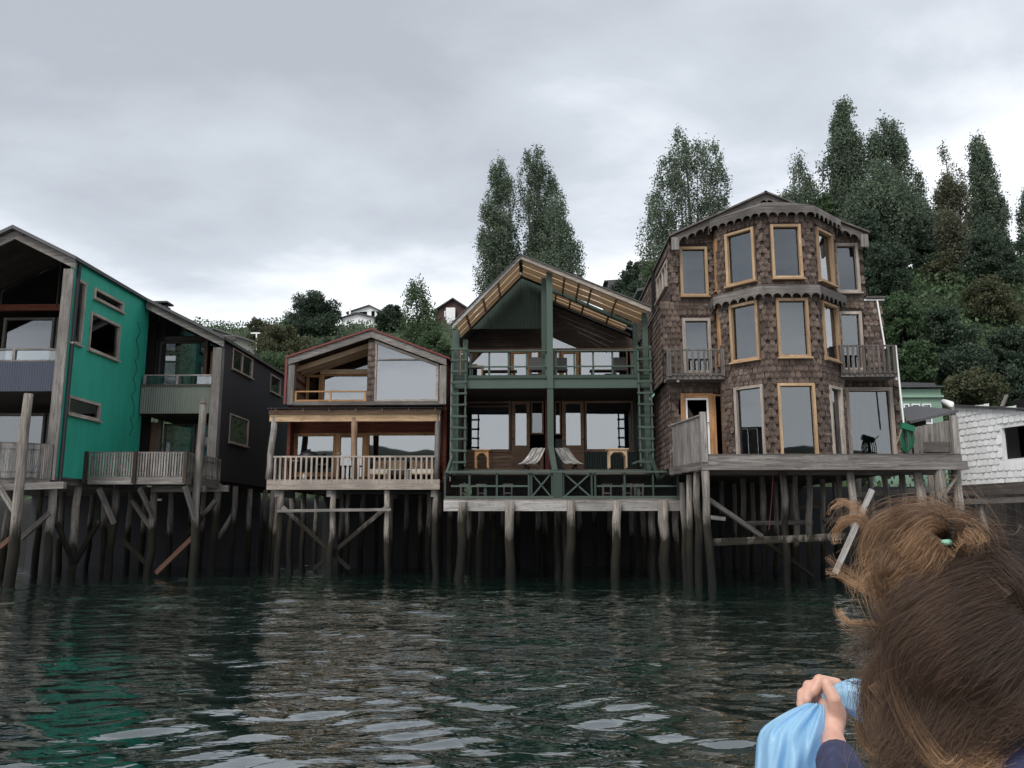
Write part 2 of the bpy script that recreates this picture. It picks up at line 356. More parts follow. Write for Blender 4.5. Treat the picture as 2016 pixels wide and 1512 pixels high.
def railing(parent, p0, p1, h, nb, bw, mat, top=0.045, mids=(), bot=None, name='railing', pmat=None, posts=(), bd=None, postw=.08, hang=0.0, broken=0.0):
    p0, p1 = Vector(p0), Vector(p1); m = MB(); d = (p1 - p0); nn = d.cross(Z_).normalized()
    m.beam(p0 + Z_ * h, p1 + Z_ * h, top * 1.6, top)
    for q in mids: m.beam(p0 + Z_ * h * q + nn * .002, p1 + Z_ * h * q + nn * .002, top * .8, top * 1.1)
    if bot: m.beam(p0 + Z_ * bot + nn * .002, p1 + Z_ * bot + nn * .002, top, top * 1.2)
    r_ = m.build(name, mat, parent)
    for q in posts: MB().beam(p0 + d * q - nn * .003, p0 + d * q + Z_ * (h + .02) - nn * .003, postw, postw).build('post', pmat or mat, r_)
    for i in range(nb):
        if random.random() < broken: continue
        q = (i + .5) / nb; b = p0 + d * q + nn * (top * .8 + (bd or bw) / 2 + .003)
        o = MB().obox(b + Z_ * ((h - hang) / 2 + random.uniform(-.01, .01)), d.normalized() * bw / 2, nn * (bd or bw) / 2, Z_ * (h + hang) / 2).build('baluster', pmat or mat, r_)
    return r_
def shingle_mesh(w, h, th, rounded=True, k=6):
    m = MB()
    if rounded == 'soft':
        W_ = w * .495; r = w * .26; pl = [(-W_, h * .5), (-W_, -h * .5 + r)] + [(-W_ + r - r * math.cos(i * math.pi / 6), -h * .5 + r - r * math.sin(i * math.pi / 6)) for i in (1, 2, 3)] + [(W_ - r + r * math.sin(i * math.pi / 6), -h * .5 + r - r * math.cos(i * math.pi / 6)) for i in (0, 1, 2)] + [(W_, -h * .5 + r), (W_, h * .5)]
    elif rounded:
        r = w * .48; pl = [(-r, h * .5), (-r, -h * .5 + r * .55)]
        for i in range(1, k): a = math.pi + math.pi * i / k; pl.append((math.cos(a) * r, -h * .5 + r * .55 + math.sin(a) * r * .8))
        pl += [(r, -h * .5 + r * .55), (r, h * .5)]
    else: pl = rpoly((-w * .48, -h * .5, w * .48, h * .5))
    m.plate(pl, (0, 0, 0), X_, Z_, -Y_, th); return m
def in_poly(x, y, poly):
    c = False; j = len(poly) - 1
    for i in range(len(poly)):
        a, b = poly[i], poly[j]
        if (a[1] > y) != (b[1] > y) and x < (b[0] - a[0]) * (y - a[1]) / (b[1] - a[1]) + a[0]: c = not c
        j = i
    return c
def shingle_spots(fr, poly, holes, w, h, marg=0.03):
    us = [p[0] for p in poly]; vs_ = [p[1] for p in poly]; res = []; row = 0; v = min(vs_) + h * .3
    while v < max(vs_):
        u = min(us) + (w * .5 if row % 2 else 0.0)
        while u <= max(us) + w * .2:
            uu = u + random.uniform(-.06, .06) * w
            if in_poly(uu, v, poly) and not any(q[0] - w * .35 < uu < q[2] + w * .35 and q[1] - h * .35 < v < q[3] + h * .5 for q in holes): res.append((fr, uu, v + random.uniform(-.05, .05) * h))
            u += w
        v += h; row += 1
    return res
def shingle_matrix(fr, u, v, th):
    tilt = R(random.uniform(4.5, 7.5)); c = fr.at(u, v, .012 + th)
    M3 = Matrix((fr.u, -fr.n, fr.v)).transposed()
    rot = Matrix.Rotation(-tilt, 3, 'X') @ Matrix.Rotation(random.uniform(-.06, .06), 3, 'Y') @ Matrix.Diagonal((random.uniform(.90, 1.0), 1, random.uniform(.97, 1.06)))
    return Matrix.Translation(c) @ (M3 @ rot).to_4x4()
def lay_shingles(spots, parents, w, h, mat, th=0.012, name='shingle', own=300, rest_parent=None, rounded=True):
    base = shingle_mesh(w, h * 1.35, th, rounded); me = base.mesh(name); me.materials.append(mat)
    for (fr, u, v), par in list(zip(spots, parents))[:own]:
        o = bpy.data.objects.new(name, me); COL.objects.link(o); o.parent = par
        o.matrix_local = Matrix.Translation(-root_of(par).location) @ shingle_matrix(fr, u, v, th)
    if len(spots) > own:
        m = MB(); simp = shingle_mesh(w, h * 1.35, th, rounded, 4)
        for fr, u, v in spots[own:]:
            M = shingle_matrix(fr, u, v, th); b = len(m.v); m.v += [M @ q for q in simp.v]; m.f += [tuple(b + q for q in f) for f in simp.f]
            ro = random.random() * 9; m.uv += [[(a + ro, c) for a, c in f] for f in simp.uv]
        m.build('shingles', mat, rest_parent, kind='stuff')
# ------------------------------------------------------------------ terrain
def S(t): t = np.clip(t, 0, 1); return t * t * (3 - 2 * t)
def tz(x, y):
    x = np.asarray(x, float); y = np.asarray(y, float)
    shore = -2.2 + 4.9 * S((y - 30.5) / 6.0)
    left = 23.0 * S((y - 40) / 62)
    right = 16.5 * S((y - 35.5) / 23) + 6.0 * S((y - 60) / 45)
    k = S((x - 9.5) / 7.0)
    far = 6 * S((y - 105) / 120)
    return shore + left * (1 - k) + right * k + far + 0.35 * np.sin(x * .43 + y * .21) * S((y - 38) / 5)
def grid(name, xs, ys, zf, mat):
    X, Yg = np.meshgrid(xs, ys); Zg = zf(X, Yg); nx, ny = len(xs), len(ys)
    me = bpy.data.meshes.new(name); co = np.stack([X, Yg, Zg], -1).reshape(-1, 3)
    i = np.arange(nx * ny).reshape(ny, nx); q = np.stack([i[:-1, :-1], i[:-1, 1:], i[1:, 1:], i[1:, :-1]], -1).reshape(-1, 4)
    me.vertices.add(len(co)); me.vertices.foreach_set('co', co.ravel()); me.loops.add(q.size); me.loops.foreach_set('vertex_index', q.ravel())
    me.polygons.add(len(q)); me.polygons.foreach_set('loop_start', np.arange(0, q.size, 4)); me.polygons.foreach_set('loop_total', np.full(len(q), 4))
    me.polygons.foreach_set('use_smooth', np.ones(len(q), bool)); me.update(); return link(name, me, mat)
m, t, b = newmat('hill soil')
n_ = noise(t, mapped(t, 'Object', (.35, .35, .35)), 1.2, 8, .7)
ge = t.nodes.new('ShaderNodeNewGeometry'); sp_ = t.nodes.new('ShaderNodeSeparateXYZ'); t.links.new(ge.outputs['Position'], sp_.inputs[0])
mud_shade = ramp(t, mmath(t, 'MULTIPLY', mmath(t, 'ADD', sp_.outputs[2], mmath(t, 'MULTIPLY', n_, .8)), .25), [(.7, (1, 1, 1)), (.85, (0, 0, 0))])  # low mud bank, blackened to put the shade under the houses into its colour
t.links.new(mixc(t, mud_shade, ramp(t, n_, [(.3, (.012, .02, .010)), (.5, (.03, .045, .02)), (.7, (.06, .06, .035))]), (.006, .006, .006)), b.inputs['Base Color']); b.inputs['Roughness'].default_value = .95
bump(t, b, n_, .8, .3); M_HILL = m
m, t, b = newmat('far shore woods')
n_ = noise(t, mapped(t, 'Object', (.06, .06, .2)), 1.5, 8, .7)
t.links.new(ramp(t, n_, [(.3, (.012, .02, .014)), (.6, (.035, .05, .035))]), b.inputs['Base Color']); b.inputs['Roughness'].default_value = .95; M_FAR = m
ysg = np.concatenate([np.linspace(30, 62, 50), np.linspace(63, 130, 45), np.linspace(135, 900, 30)])
xsg = np.concatenate([np.linspace(-900, -80, 22), np.linspace(-76, 76, 110), np.linspace(80, 900, 22)])
structure(grid('hill_ground', xsg, ysg, tz, M_HILL))
# the opposite shore behind the boat (seen only mirrored in the window panes)
xf = np.linspace(-900, 900, 160)
def farz(x, y): q = S((-y - 300) / 60) * (1 - .3 * S((-y - 380) / 300)); return -2 + q * (31 + 13 * S((x - 45) / 60) + 3 * np.sin(x * .013 + 1) + 2.5 * np.sin(x * .05) + 1.2 * np.sin(x * .21) + .8 * np.sin(x * .53))
structure(grid('far_shore', xf, np.linspace(-900, -300, 30), farz, M_FAR))

# ------------------------------------------------------------------ water
wr = np.random.default_rng(21)
waves = []
for i in range(46):
    lam = 0.28 * (3.2 / 0.28) ** wr.random(); th = wr.normal(1.45, 0.6)
    k_ = 2 * math.pi / lam; waves.append((k_ * math.cos(th), k_ * math.sin(th), wr.random() * 6.283, 0.0068 * lam ** .50 * (0.5 + wr.random()) / 2.0))
def wz(x, y):
    z = np.zeros_like(x); dist = np.hypot(x, y)
    for kx, ky, ph, a in waves:
        lam = 2 * math.pi / math.hypot(kx, ky)
        fade = np.clip(1.6 - dist / (lam * 85), 0, 1)
        z += a * fade * np.sin(kx * x + ky * y + ph + 0.6 * np.sin(.31 * x + .17 * y + ph))
    z = z * (0.75 + .45 * np.sin(.23 * x + .31 * y) * np.sin(.17 * x - .11 * y + 1))
    inb = (np.abs(x) < 1.25) & (y > -3.6) & (y < 3.2)
    return np.where(inb, np.minimum(z, 0.0), z)
yw = np.concatenate([-np.geomspace(900, 4, 24), np.linspace(-3.5, 2.2, 30), 2.4 * (42 / 2.4) ** np.linspace(0, 1, 540)])
xw_ = np.sinh(np.linspace(-1, 1, 500) * 4.2) / math.sinh(4.2); xw = xw_ * 42.0
xw = np.concatenate([-np.geomspace(900, 46, 14), xw, np.geomspace(46, 900, 14)])
m, t, b = newmat('harbour water')
b.inputs['Base Color'].default_value = (.0045, .0175, .0125, 1); b.inputs['Roughness'].default_value = .02; b.inputs['IOR'].default_value = 1.33; b.inputs['Coat Weight'].default_value = 1.0; b.inputs['Coat IOR'].default_value = 2.3; b.inputs['Coat Roughness'].default_value = .015
nn1 = noise(t, mapped(t, 'Object', (2.4, 5.2, 1)), 1.0, 3, .55, .6); nn2 = noise(t, mapped(t, 'Object', (.8, 2.0, 1)), 1.0, 3, .55, .4)
# the breeze ruffles the water more further out, towards the stilts
wp = t.nodes.new('ShaderNodeNewGeometry'); ws_ = t.nodes.new('ShaderNodeSeparateXYZ'); t.links.new(wp.outputs['Position'], ws_.inputs[0])
ruf = mmath(t, 'ADD', .22, ramp(t, mmath(t, 'MULTIPLY', ws_.outputs[1], .04), [(.25, (0, 0, 0)), (.8, (.5, .5, .5))]))
bpn = nd(t, 'ShaderNodeBump', Distance=.06); t.links.new(ruf, bpn.inputs['Strength']); t.links.new(mmath(t, 'ADD', mmath(t, 'MULTIPLY', nn1, .6), nn2), bpn.inputs['Height'])
t.links.new(bpn.outputs[0], b.inputs['Normal']); t.links.new(bpn.outputs[0], b.inputs['Coat Normal']); M_WATER = m
structure(grid('water', xw, yw, wz, M_WATER))

# ================================================================== TEAL AND BLACK HOUSE
YA, YB = 22.0, 26.3
XA = P(150, 512, YA).x; XB = P(440, 660, YB).x
T = thing('stilt_house', 'teal and black timber house on tall stilts with an olive corrugated balcony', 'house', (XB, YB, 0))
pk = P(35, 455, YA); er = P(150, 512, YA); slope = (er.z - pk.z) / (er.x - pk.x)
XP = pk.x; roofz = lambda x: pk.z - abs(slope) * abs(x - XP)
zfl = P(105, 938, YA).z
FA = Fr((0, YA, 0), X_)
# roof slabs (front block reaches further out)
def slab(parent, name, pts_front, y0, y1, th, mat):
    return MB().plate(pts_front, (0, y0, 0), X_, Z_, -Y_, y1 - y0).build(name, mat, parent)
XL = XP - 4.6
def roof_strip(x0, x1, th): return [(x0, roofz(x0)), (x1, roofz(x1)), (x1, roofz(x1) + th), (x0, roofz(x0) + th)]
slab(T, 'roof', roof_strip(XP, XA + .12, .10), YA - .25, YB - .3, .1, P_ROOF)
slab(T, 'roof', [(XL, roofz(XL)), (XP - .002, roofz(XP)), (XP - .002, roofz(XP) + .1), (XL, roofz(XL) + .1)], YA - .25, 35, .1, P_ROOF)
slab(T, 'roof', roof_strip(XP, XB + .12, .10), YB - .3 + .003, 35, .1, P_ROOF)
for x0, x1, y in ((XL, XP, YA), (XP, XA + .05, YA), (XA + .06, XB + .08, YB - .05)):
    MB().plate([(x0, roofz(x0) - .26), (x1, roofz(x1) - .26), (x1, roofz(x1) - .012), (x0, roofz(x0) - .012)], (0, y - .10, 0), X_, Z_, -Y_, .06).build('bargeboard', W_GREY, T)
MB().beam(P(25, 449, YA) , P(48, 464, YA - .1), .10, .05).build('ridge_board', W_GREYD, T)
# teal side wall with its windows
ft = Fr((XA, YA, 0), Y_)
def rect_side(fr, xl, ytl, ybl, xr, ytr, ybr):
    a = fr.uv(xl, ytl); b = fr.uv(xl, ybl); c = fr.uv(xr, ytr); d = fr.uv(xr, ybr)
    return (a[0], (b[1] + d[1]) / 2, c[0], (a[1] + c[1]) / 2)
tw = [rect_side(ft, 150, 547, 679, 170, 556, 685), rect_side(ft, 186, 565, 590, 243, 596, 616), rect_side(ft, 179, 613, 690, 237, 640, 714), rect_side(ft, 134, 776, 814, 198, 796, 832)]
wall(T, ft, [(0, zfl), (YB + .25 - YA, zfl), (YB + .25 - YA, roofz(XA) - .02), (0, roofz(XA) - .02)], tw, P_TEAL, .14)
for i, r in enumerate(tw):
    window(T, ft, r, .075, W_FRAMEG, proud=.035, curtain=[((.05, .5), (.95, .95), P_BLIND, 'blind')] if i == 3 else [((.55, .05), (.9, .95), W_ORANGE, 'inner_board')] if i == 0 else None)
MB().tube([(XA + .06, YA + .10, roofz(XA) - .1), (XA + .06, YA + .10, zfl - .25)], [.05, .05], 8).build('downpipe', P_BLACK, T)
MB().box(XA - .30, XA - .004, YA - .06, YA + .14, zfl - .1, roofz(XA) - .27).build('corner_post', W_GREY, T)
# thin cable loops at the back end of the teal wall
m = MB()
for q in range(6): z0 = 4.3 + q * .62; m.tube([(XA + .03, YB - .5 + .14 * math.sin(q * 2), z0), (XA + .05, YB - .36, z0 + .3), (XA + .03, YB - .55, z0 + .62)], [.008] * 3, 4)
m.build('cable', P_IRON, T)
# front block interior: recessed glazing, balcony
yb = YA + 2.3
zb0 = P(60, 770, YA).z; zb1 = P(60, 711, YA).z; zr = P(60, 687, YA).z
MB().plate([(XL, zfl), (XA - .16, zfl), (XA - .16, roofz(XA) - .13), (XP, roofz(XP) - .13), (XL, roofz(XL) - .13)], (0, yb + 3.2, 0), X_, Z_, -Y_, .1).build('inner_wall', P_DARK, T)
MB().box(XL, XA - .15, YA + .05, 34, zfl - .18, zfl - .02).build('floor', W_GREYD, T)
MB().box(XL, XA - .15, YA + .1, yb + 3.1, zb0 - .02, zb0 + .14).build('floor', W_DARK, T)
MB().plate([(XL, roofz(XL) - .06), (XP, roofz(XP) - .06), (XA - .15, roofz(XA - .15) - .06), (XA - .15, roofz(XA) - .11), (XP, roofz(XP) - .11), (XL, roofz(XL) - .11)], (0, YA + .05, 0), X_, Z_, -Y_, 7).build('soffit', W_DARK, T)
MB().box(XL, XA - .15, yb - .06, yb + .06, P(50, 612, yb).z, P(50, 600, yb).z).build('tie_beam', W_RED, T)
MB().box(XA - .42, XA - .28, yb - .08, yb + .05, zb0 + .14, P(100, 628, yb).z).build('door_post', W_ORANGE, T)
frb = Fr((0, yb, 0), X_); zt = P(50, 612, yb).z
for x0, x1, z0, z1, g in ((XA - 1.75, XA - .45, zb0 + .2, zt - .22, G_WIN), (XA - 3.4, XA - 1.82, zb0 + .2, zt - .22, G_WIN), (XA - 1.75, XA - .45, zfl + .05, zb0 - .3, G_WIN), (XA - 3.4, XA - 1.82, zfl + .05, zb0 - .3, G_WIN)):
    window(T, frb, (x0, z0, x1, z1), .07, W_GREYD, g, sill=False)
zg = zt + .12
for x0, x1 in ((XA - 1.1, XA - .2), (XP + .02, XA - 1.16), (XP - 1.8, XP - .06)):
    pl = [(x0, zg), (x1, zg), (x1, roofz(x1) - .2), (x0, roofz(x0) - .2)]
    w_ = MB().plate(pl, frb.at(0, 0, .02), X_, Z_, -Y_, .008).build('gable_pane', G_WIN, T)
for x0 in (XA - 1.13, XP - .02): MB().box(x0 - .03, x0 + .03, yb - .07, yb + .05, zg, roofz(x0) - .12).build('mullion', W_DARK, T)
# white panel added behind the gable glass, standing in for reflected sky
MB().obox((XA - .75, yb + 1.2, roofz(XA - .75) - .35), (.35, 0, .35 * slope), (0, .5, 0), (0, 0, .01)).build('sky_reflection', P_CURT, T)
MB().corr((XL, YA + .02, zb0), (XA - .31, YA + .02, zb0), Z_ * (zb1 - zb0), .012, .07, Y_).build('balcony_panel', P_BLUE, T)
ry = railing(T, (XL, YA + .06, zb1), (XA - .32, YA + .06, zb1), zr - zb1, 0, .04, W_GREY, posts=(.1, .35, .62, .80), name='balcony_rail', bot=.02)
MB().box(XL, XA - .34, YA + .07, YA + .08, zb1 + .05, zr - .03).build('rail_glass', G_RAIL, ry)
# leaning deck rail at the far left with its log post
ra, rb_ = P(-70, 952, 20.9), P(98, 955, YA - .05); dk = MB(); 
hA = P(98, 880, YA - .05).z - rb_.z
MB().beam(ra + Z_ * .06, rb_ + Z_ * .06, .07, .26).build('deck_beam', W_GREY, T)
railing(T, ra + Z_ * .16, rb_ + Z_ * .16, hA - .1, 44, .035, W_GREYD, mids=(.83, .18), pmat=W_GREY, posts=(.35, .66, .98), bd=.02, name='deck_railing', broken=.03)
MB().plate([(ra.x - 1, ra.y + .1), (rb_.x, rb_.y + .04), (rb_.x, YA + 2.3), (ra.x - 1, YA + 2.3)], (0, 0, ra.z + .12), X_, Y_, Z_, .06).build('deck', W_GREYD, T)
MB().beam(P(-80, 962, 21.4), P(128, 955, 21.4), .14, .18).build('deck_beam', W_GREY, T)
q = P(56, 775, 21.35); pile(T, q.x, 21.35, q.z, r=.14, mat=W_PILE)
# block B
FB = Fr((0, YB, 0), X_)
zf2 = P(430, 945, YB).z
MB().box(XB - .27, XB + .012, YB - .10, YB + .16, zf2, roofz(XB) - .30).build('corner_post', W_GREY, T)
zo0, zo1, zor = P(350, 814, YB).z, P(350, 760, YB).z, P(350, 739, YB).z
xo0 = XA + .05
MB().corr((xo0, YB - .02, zo0), (XB - .28, YB - .02, zo0), Z_ * (zo1 - zo0), .014, .075, Y_).build('balcony_panel', P_OLIVE, T)
MB().box(xo0, XB - .28, YB - .06, YB + .03, zo1, zo1 + .05).build('balcony_cap', W_GREYD, T)
ry = railing(T, (xo0 + .05, YB, zo1 + .05), (XB - .3, YB, zo1 + .05), zor - zo1 - .05, 0, .04, W_GREY, posts=(.02, .5), name='balcony_rail')
MB().box(xo0 + .08, XB - .32, YB + .012, YB + .02, zo1 + .07, zor - .03).build('rail_glass', G_RAIL, ry)
MB().box(xo0, XB - .13, YB + .03, 34, zo0 - .02, zo0 + .13).build('floor', W_DARK, T)
MB().box(xo0, XB - .13, YB - .1, 34, zf2 - .12, zf2 + .02).build('floor', W_DARK, T)
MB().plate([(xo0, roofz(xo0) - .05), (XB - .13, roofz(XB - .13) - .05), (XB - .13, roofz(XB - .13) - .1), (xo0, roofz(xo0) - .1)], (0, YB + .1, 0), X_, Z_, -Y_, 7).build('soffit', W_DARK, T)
y2 = YB + 1.5; f2 = Fr((0, y2, 0), X_)
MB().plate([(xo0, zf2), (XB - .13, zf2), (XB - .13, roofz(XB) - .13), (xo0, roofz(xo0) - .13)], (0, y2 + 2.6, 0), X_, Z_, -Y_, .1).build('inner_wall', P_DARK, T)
xp = lambda px, py: P(px, py, y2).x
zp = lambda px, py: P(px, py, y2).z
MB().box(xo0, XB - .13, y2 - .07, y2 + .05, zp(370, 672), zp(370, 663)).build('tie_beam', W_GREYD, T)
for px, a, b_ in ((308, 668, 745), (318, 815, 940), (409, 660, 745)): MB().box(xp(px, a) - .06, xp(px, a) + .06, y2 - .09, y2 + .06, zp(px, b_), zp(px, a)).build('post', W_GREY if px != 409 else W_BROWN, T)
window(T, f2, (xp(312, 740), zo0 + .16, xp(405, 740), zp(370, 673)), .05, W_GREYD, sill=False)
window(T, f2, (xp(413, 740), zo0 + .16, xp(440, 740), zp(420, 692)), .09, W_ORANGE, sill=False, name='door')
window(T, f2, (xp(322, 860), zf2 + .06, xp(384, 860), zo0 - .15), .06, W_GREYD, sill=False)
window(T, f2, (xp(386, 860), zf2 + .06, xp(440, 860), zo0 - .15), .07, W_GREY, G_BRIGHT, sill=False)
MB().box(xp(268, 860), xp(310, 860), y2 - .02, y2 + .05, zf2, zo0 - .1).build('wall_panel', W_BROWN, T)
MB().box(xo0, xp(304, 700), y2 - .02, y2 + .05, zo0 + .13, roofz(xo0) - .3).build('wall_panel', P_BLACK, T)
for i, pc in enumerate(((xp(312, 660), xp(405, 660)),)):
    MB().plate([(pc[0], zp(370, 662) + .02), (XB - .2, zp(370, 662) + .02), (XB - .2, roofz(XB - .2) - .15), (pc[0], roofz(pc[0]) - .15)], f2.at(0, 0, .01), X_, Z_, -Y_, .008).build('gable_pane', G_WIN, T)
# black side wall
fk = Fr((XB, YB, 0), Y_)
kw = [rect_side(fk, 459, 683, 727, 498, 708, 747), rect_side(fk, 533, 736, 772, 553, 746, 780), rect_side(fk, 453, 812, 870, 490, 828, 882)]
wall(T, fk, [(0, zf2), (8.2, zf2), (8.2, roofz(XB) - .02), (0, roofz(XB) - .02)], kw, P_BLACK, .12)
for i, r in enumerate(kw): window(T, fk, r, .05, W_FRAMEG, proud=.02, vbars=(.5,) if i == 0 else (), curtain=[((.05, .05), (.55, .95), P_BLIND, 'blind')] if i == 2 else [((.06, .1), (.45, .9), P_BLIND, 'blind')] if i == 0 else None)
MB().box(XL, XB - .2, 31.4, 31.5, -1.5, zf2 - .15).build('shade_sheet', P_BLACK, T)  # black sheet added to stand in for the shade under the house
# chimney on the roof
cx_ = P(320, 603, YB + 1.2); ch = MB().box(cx_.x - .2, cx_.x + .2, cx_.y - .2, cx_.y + .2, roofz(cx_.x) + .05, cx_.z - .02).build('chimney', P_IRON, T)
MB().box(cx_.x - .27, cx_.x + .27, cx_.y - .27, cx_.y + .27, cx_.z + .06, cx_.z + .12).build('chimney_cap', P_IRON, ch)
MB().box(cx_.x - .04, cx_.x + .04, cx_.y - .2, cx_.y + .2, cx_.z - .02, cx_.z + .06).build('chimney_cap', P_IRON, ch)
# lower deck with the slatted railing
yd = 23.4; xd0 = XA + .1; xd1 = P(366, 890, yd).x; zd = P(265, 938, yd).z; hd = P(265, 891, yd).z - zd
MB().box(xd0, xd1, yd, yd + .09, zd - .22, zd).build('deck_beam', W_GREY, T)
MB().box(xd1 - .09, xd1 - .004, yd + .1, YB - .15, zd - .22, zd).build('deck_beam', W_GREYD, T)
MB().box(xd0, xd1 - .1, yd + .1, YB - .12, zd - .08, zd).build('deck', W_GREYD, T)
railing(T, (xd0, yd + .04, zd), (xd1, yd + .04, zd), hd, 36, .045, W_GREYD, mids=(.8, .16), pmat=W_GREY, bd=.018, name='deck_railing', posts=(), broken=.02)
railing(T, (xd1 - .03, yd + .04, zd), (xd1 - .03, YB - .2, zd), hd, 22, .05, W_GREYD, mids=(.8, .16), pmat=W_GREYD, bd=.018, name='deck_railing')
for px in (168, 265, 365): x = P(px, 920, yd - .06).x; MB().box(x - .05, x + .05, yd - .10, yd - .03, zd - .2, zd + hd + .03).build('post', W_DARK, T)
MB().beam(P(223, 905, yd + .8), P(247, 928, yd + .8), .05, .09).build('loose_board', W_PALE, T)
q = P(400, 793, 24.0); pile(T, q.x, 24.0, q.z, r=.125, taper=1.15)
MB().tube([q + Z_ * -.02, q + Vector((.01, 0, .12))], [.11, .04], 8).build('post_tip', W_PILE, T)
MB().beam((P(300, 960, 24.2).x, 24.2, zd - .32), (P(405, 960, 24.2).x, 24.2, zd - .32), .14, .18).build('deck_beam', W_GREY, T)
MB().beam((P(395, 970, YB - .2).x, YB - .2, zf2 - .28), (P(450, 970, YB - .2).x, YB - .2, zf2 - .28), .14, .2).build('deck_beam', W_GREY, T)
for px, y, r in ((98, 22.3, .12), (148, 23.6, .12), (225, 24.4, .12), (302, 24.6, .12), (427, 26.2, .13), (460, 28, .11), (490, 30, .11), (335, 27.5, .11), (205, 27, .11), (255, 28.5, .11), (15, 25, .11), (75, 26, .11), (120, 28, .11), (180, 29.5, .1), (-50, 22.3, .13), (285, 30, .1), (375, 30.5, .1), (400, 28.8, .1), (520, 31, .1), (535, 29.6, .1)):
    q = P(px, 1020, y); pile(T, q.x, y, (zfl - .18) if px < 160 else zf2 - .12 if y > 26 else zd - .08, r=r, lean=(random.uniform(-.1, .1), 0))
for a, b_, mt in (((195, 962, 23.6), (224, 1030, 24.3), W_GREY), ((275, 962, 23.6), (302, 1018, 24.5), W_GREY), ((364, 957, 23.5), (386, 1030, 24.0), W_GREY), ((-10, 945, 21.2), (38, 1022, 21.4), W_GREY), ((383, 1055, 24.1), (308, 1128, 24.3), W_PILER), ((98, 1010, 22.2), (42, 1060, 22.4), W_GREYD), ((30, 1053, 21.6), (-40, 1110, 21.8), W_PILER), ((112, 1030, 22.5), (145, 1110, 23.4), W_PILE), ((240, 1060, 24.6), (298, 1120, 24.7), W_PILE), ((195, 1025, 25.0), (135, 1130, 25.0), W_PILE), ((260, 985, 25.5), (298, 1040, 25.5), W_PILE), ((425, 985, 26.0), (370, 1050, 26.2), W_PILE), ((460, 1010, 28), (430, 1060, 28), W_PILE)):
    MB().beam(P(*a), P(*b_), .09, .13).build('brace', mt, T)
MB().beam(P(308, 984, 25.2), P(318, 984, 25.2), .05, .06).build('lamp', P_PVC, T)

# ================================================================== RED TRIMMED HOUSE
YR, YU = 25.0, 26.3
RH = thing('stilt_house', 'small timber house with red roof edge and large white window above a railed porch', 'house', (-5.3, YU, 0))
fu = Fr((0, YU, 0), X_)
ul = P(570, 706, YU); up_ = P(733, 652, YU); ur = P(880, 707, YU); zub = P(720, 797, YU).z
xl_, xr_ = ul.x, ur.x; xpk = up_.x; sl = (up_.z - ul.z) / (xpk - xl_); sr = (up_.z - ur.z) / (ur.x - xpk)
rz = lambda x: up_.z - (sl * (xpk - x) if x < xpk else sr * (x - xpk))
def gable_band(x0, x1, a, b): return [(x0, rz(x0) + a), (x1, rz(x1) + a), (x1, rz(x1) + b), (x0, rz(x0) + b)]
slab(RH, 'roof', gable_band(xl_ - .08, xpk, .0, .055), YU - .22, 34, .1, P_REDM)
slab(RH, 'roof', gable_band(xpk + .002, xr_ + .12, .0, .055), YU - .22, 34, .1, P_REDM)
for a, b_ in ((xl_, xpk), (xpk + .002, xr_)): MB().plate(gable_band(a, b_, -.24, -.01), (0, YU - .17, 0), X_, Z_, -Y_, .06).build('bargeboard', W_GREY, RH)
MB().box(xl_ - .075, xl_ - .005, YU - .2, YU + .2, zub, rz(xl_) + .02).build('edge_trim', P_REDM, RH)
for x in (xl_, xr_ - .22): MB().box(x, x + .22, YU - .14, YU + .12, zub, rz(x + (0 if x < -5 else .22)) - .23).build('corner_post', W_GREY, RH)
MB().box(xl_, xr_, YU - .12, YU + .1, zub - .02, zub + .10).build('sill_beam', W_GREYD, RH)
for x in (xl_ + .004, xr_ - .1): MB().box(x, x + .1, YU + .13, 33.5, 2.6, rz(x) - .06).build('side_wall', W_RED, RH)
# big polygon window, right half
a0 = fu.uv(738, 676)[0]; a1 = fu.uv(864, 715)[0]; zb = fu.uv(800, 792)[1]
outer = [(a0, zb), (a1, zb), (a1, rz(a1) - .27), (a0, rz(a0) - .27)]; ii = .085
inner = [(a0 + ii, zb + ii), (a1 - ii, zb + ii), (a1 - ii, rz(a1 - ii) - .27 - ii), (a0 + ii, rz(a0 + ii) - .27 - ii)]
w_ = MB().plate(outer, fu.at(0, 0, .04), X_, Z_, -Y_, .12, [inner]).build('window', W_FRAMEG, RH)
MB().plate(inner, fu.at(0, 0, -.02), X_, Z_, -Y_, .008).build('pane', G_BRIGHT, w_)
zm = fu.uv(780, 708)[1]; xm = fu.uv(842, 708)[0]
MB().box(a0 + ii, xm, YU - .035, YU + .03, zm - .025, zm + .025).build('mullion', W_GREYD, w_)
MB().plate([(a0 + ii, zb + ii), (a1 - ii, zb + ii), (a1 - ii, rz(a1 - ii) - .5), (a0 + ii, rz(a0 + ii) - .5)], fu.at(0, 0, -.5), X_, Z_, -Y_, .01).build('curtain', P_CURT, w_)
# shingled column between the halves
cu0 = fu.uv(724, 730)[0]; cu1 = fu.uv(738, 730)[0]
colw = MB().box(cu0, cu1 - .004, YU - .04, YU + .3, zub + .1, rz(cu0) - .25).build('column', W_DARK, RH)
frc = Fr((0, YU - .04, 0), X_)
sp = [(frc, cu0 + (cu1 - cu0) * (q + .5) / 2 + random.uniform(-.01, .01), zub + .22 + k_ * .19) for k_ in range(int((rz(cu0) - .35 - zub - .1) / .19)) for q in (0, 1)]
lay_shingles(sp, [colw] * len(sp), (cu1 - cu0) / 2, .19, W_SHING, rounded=False)
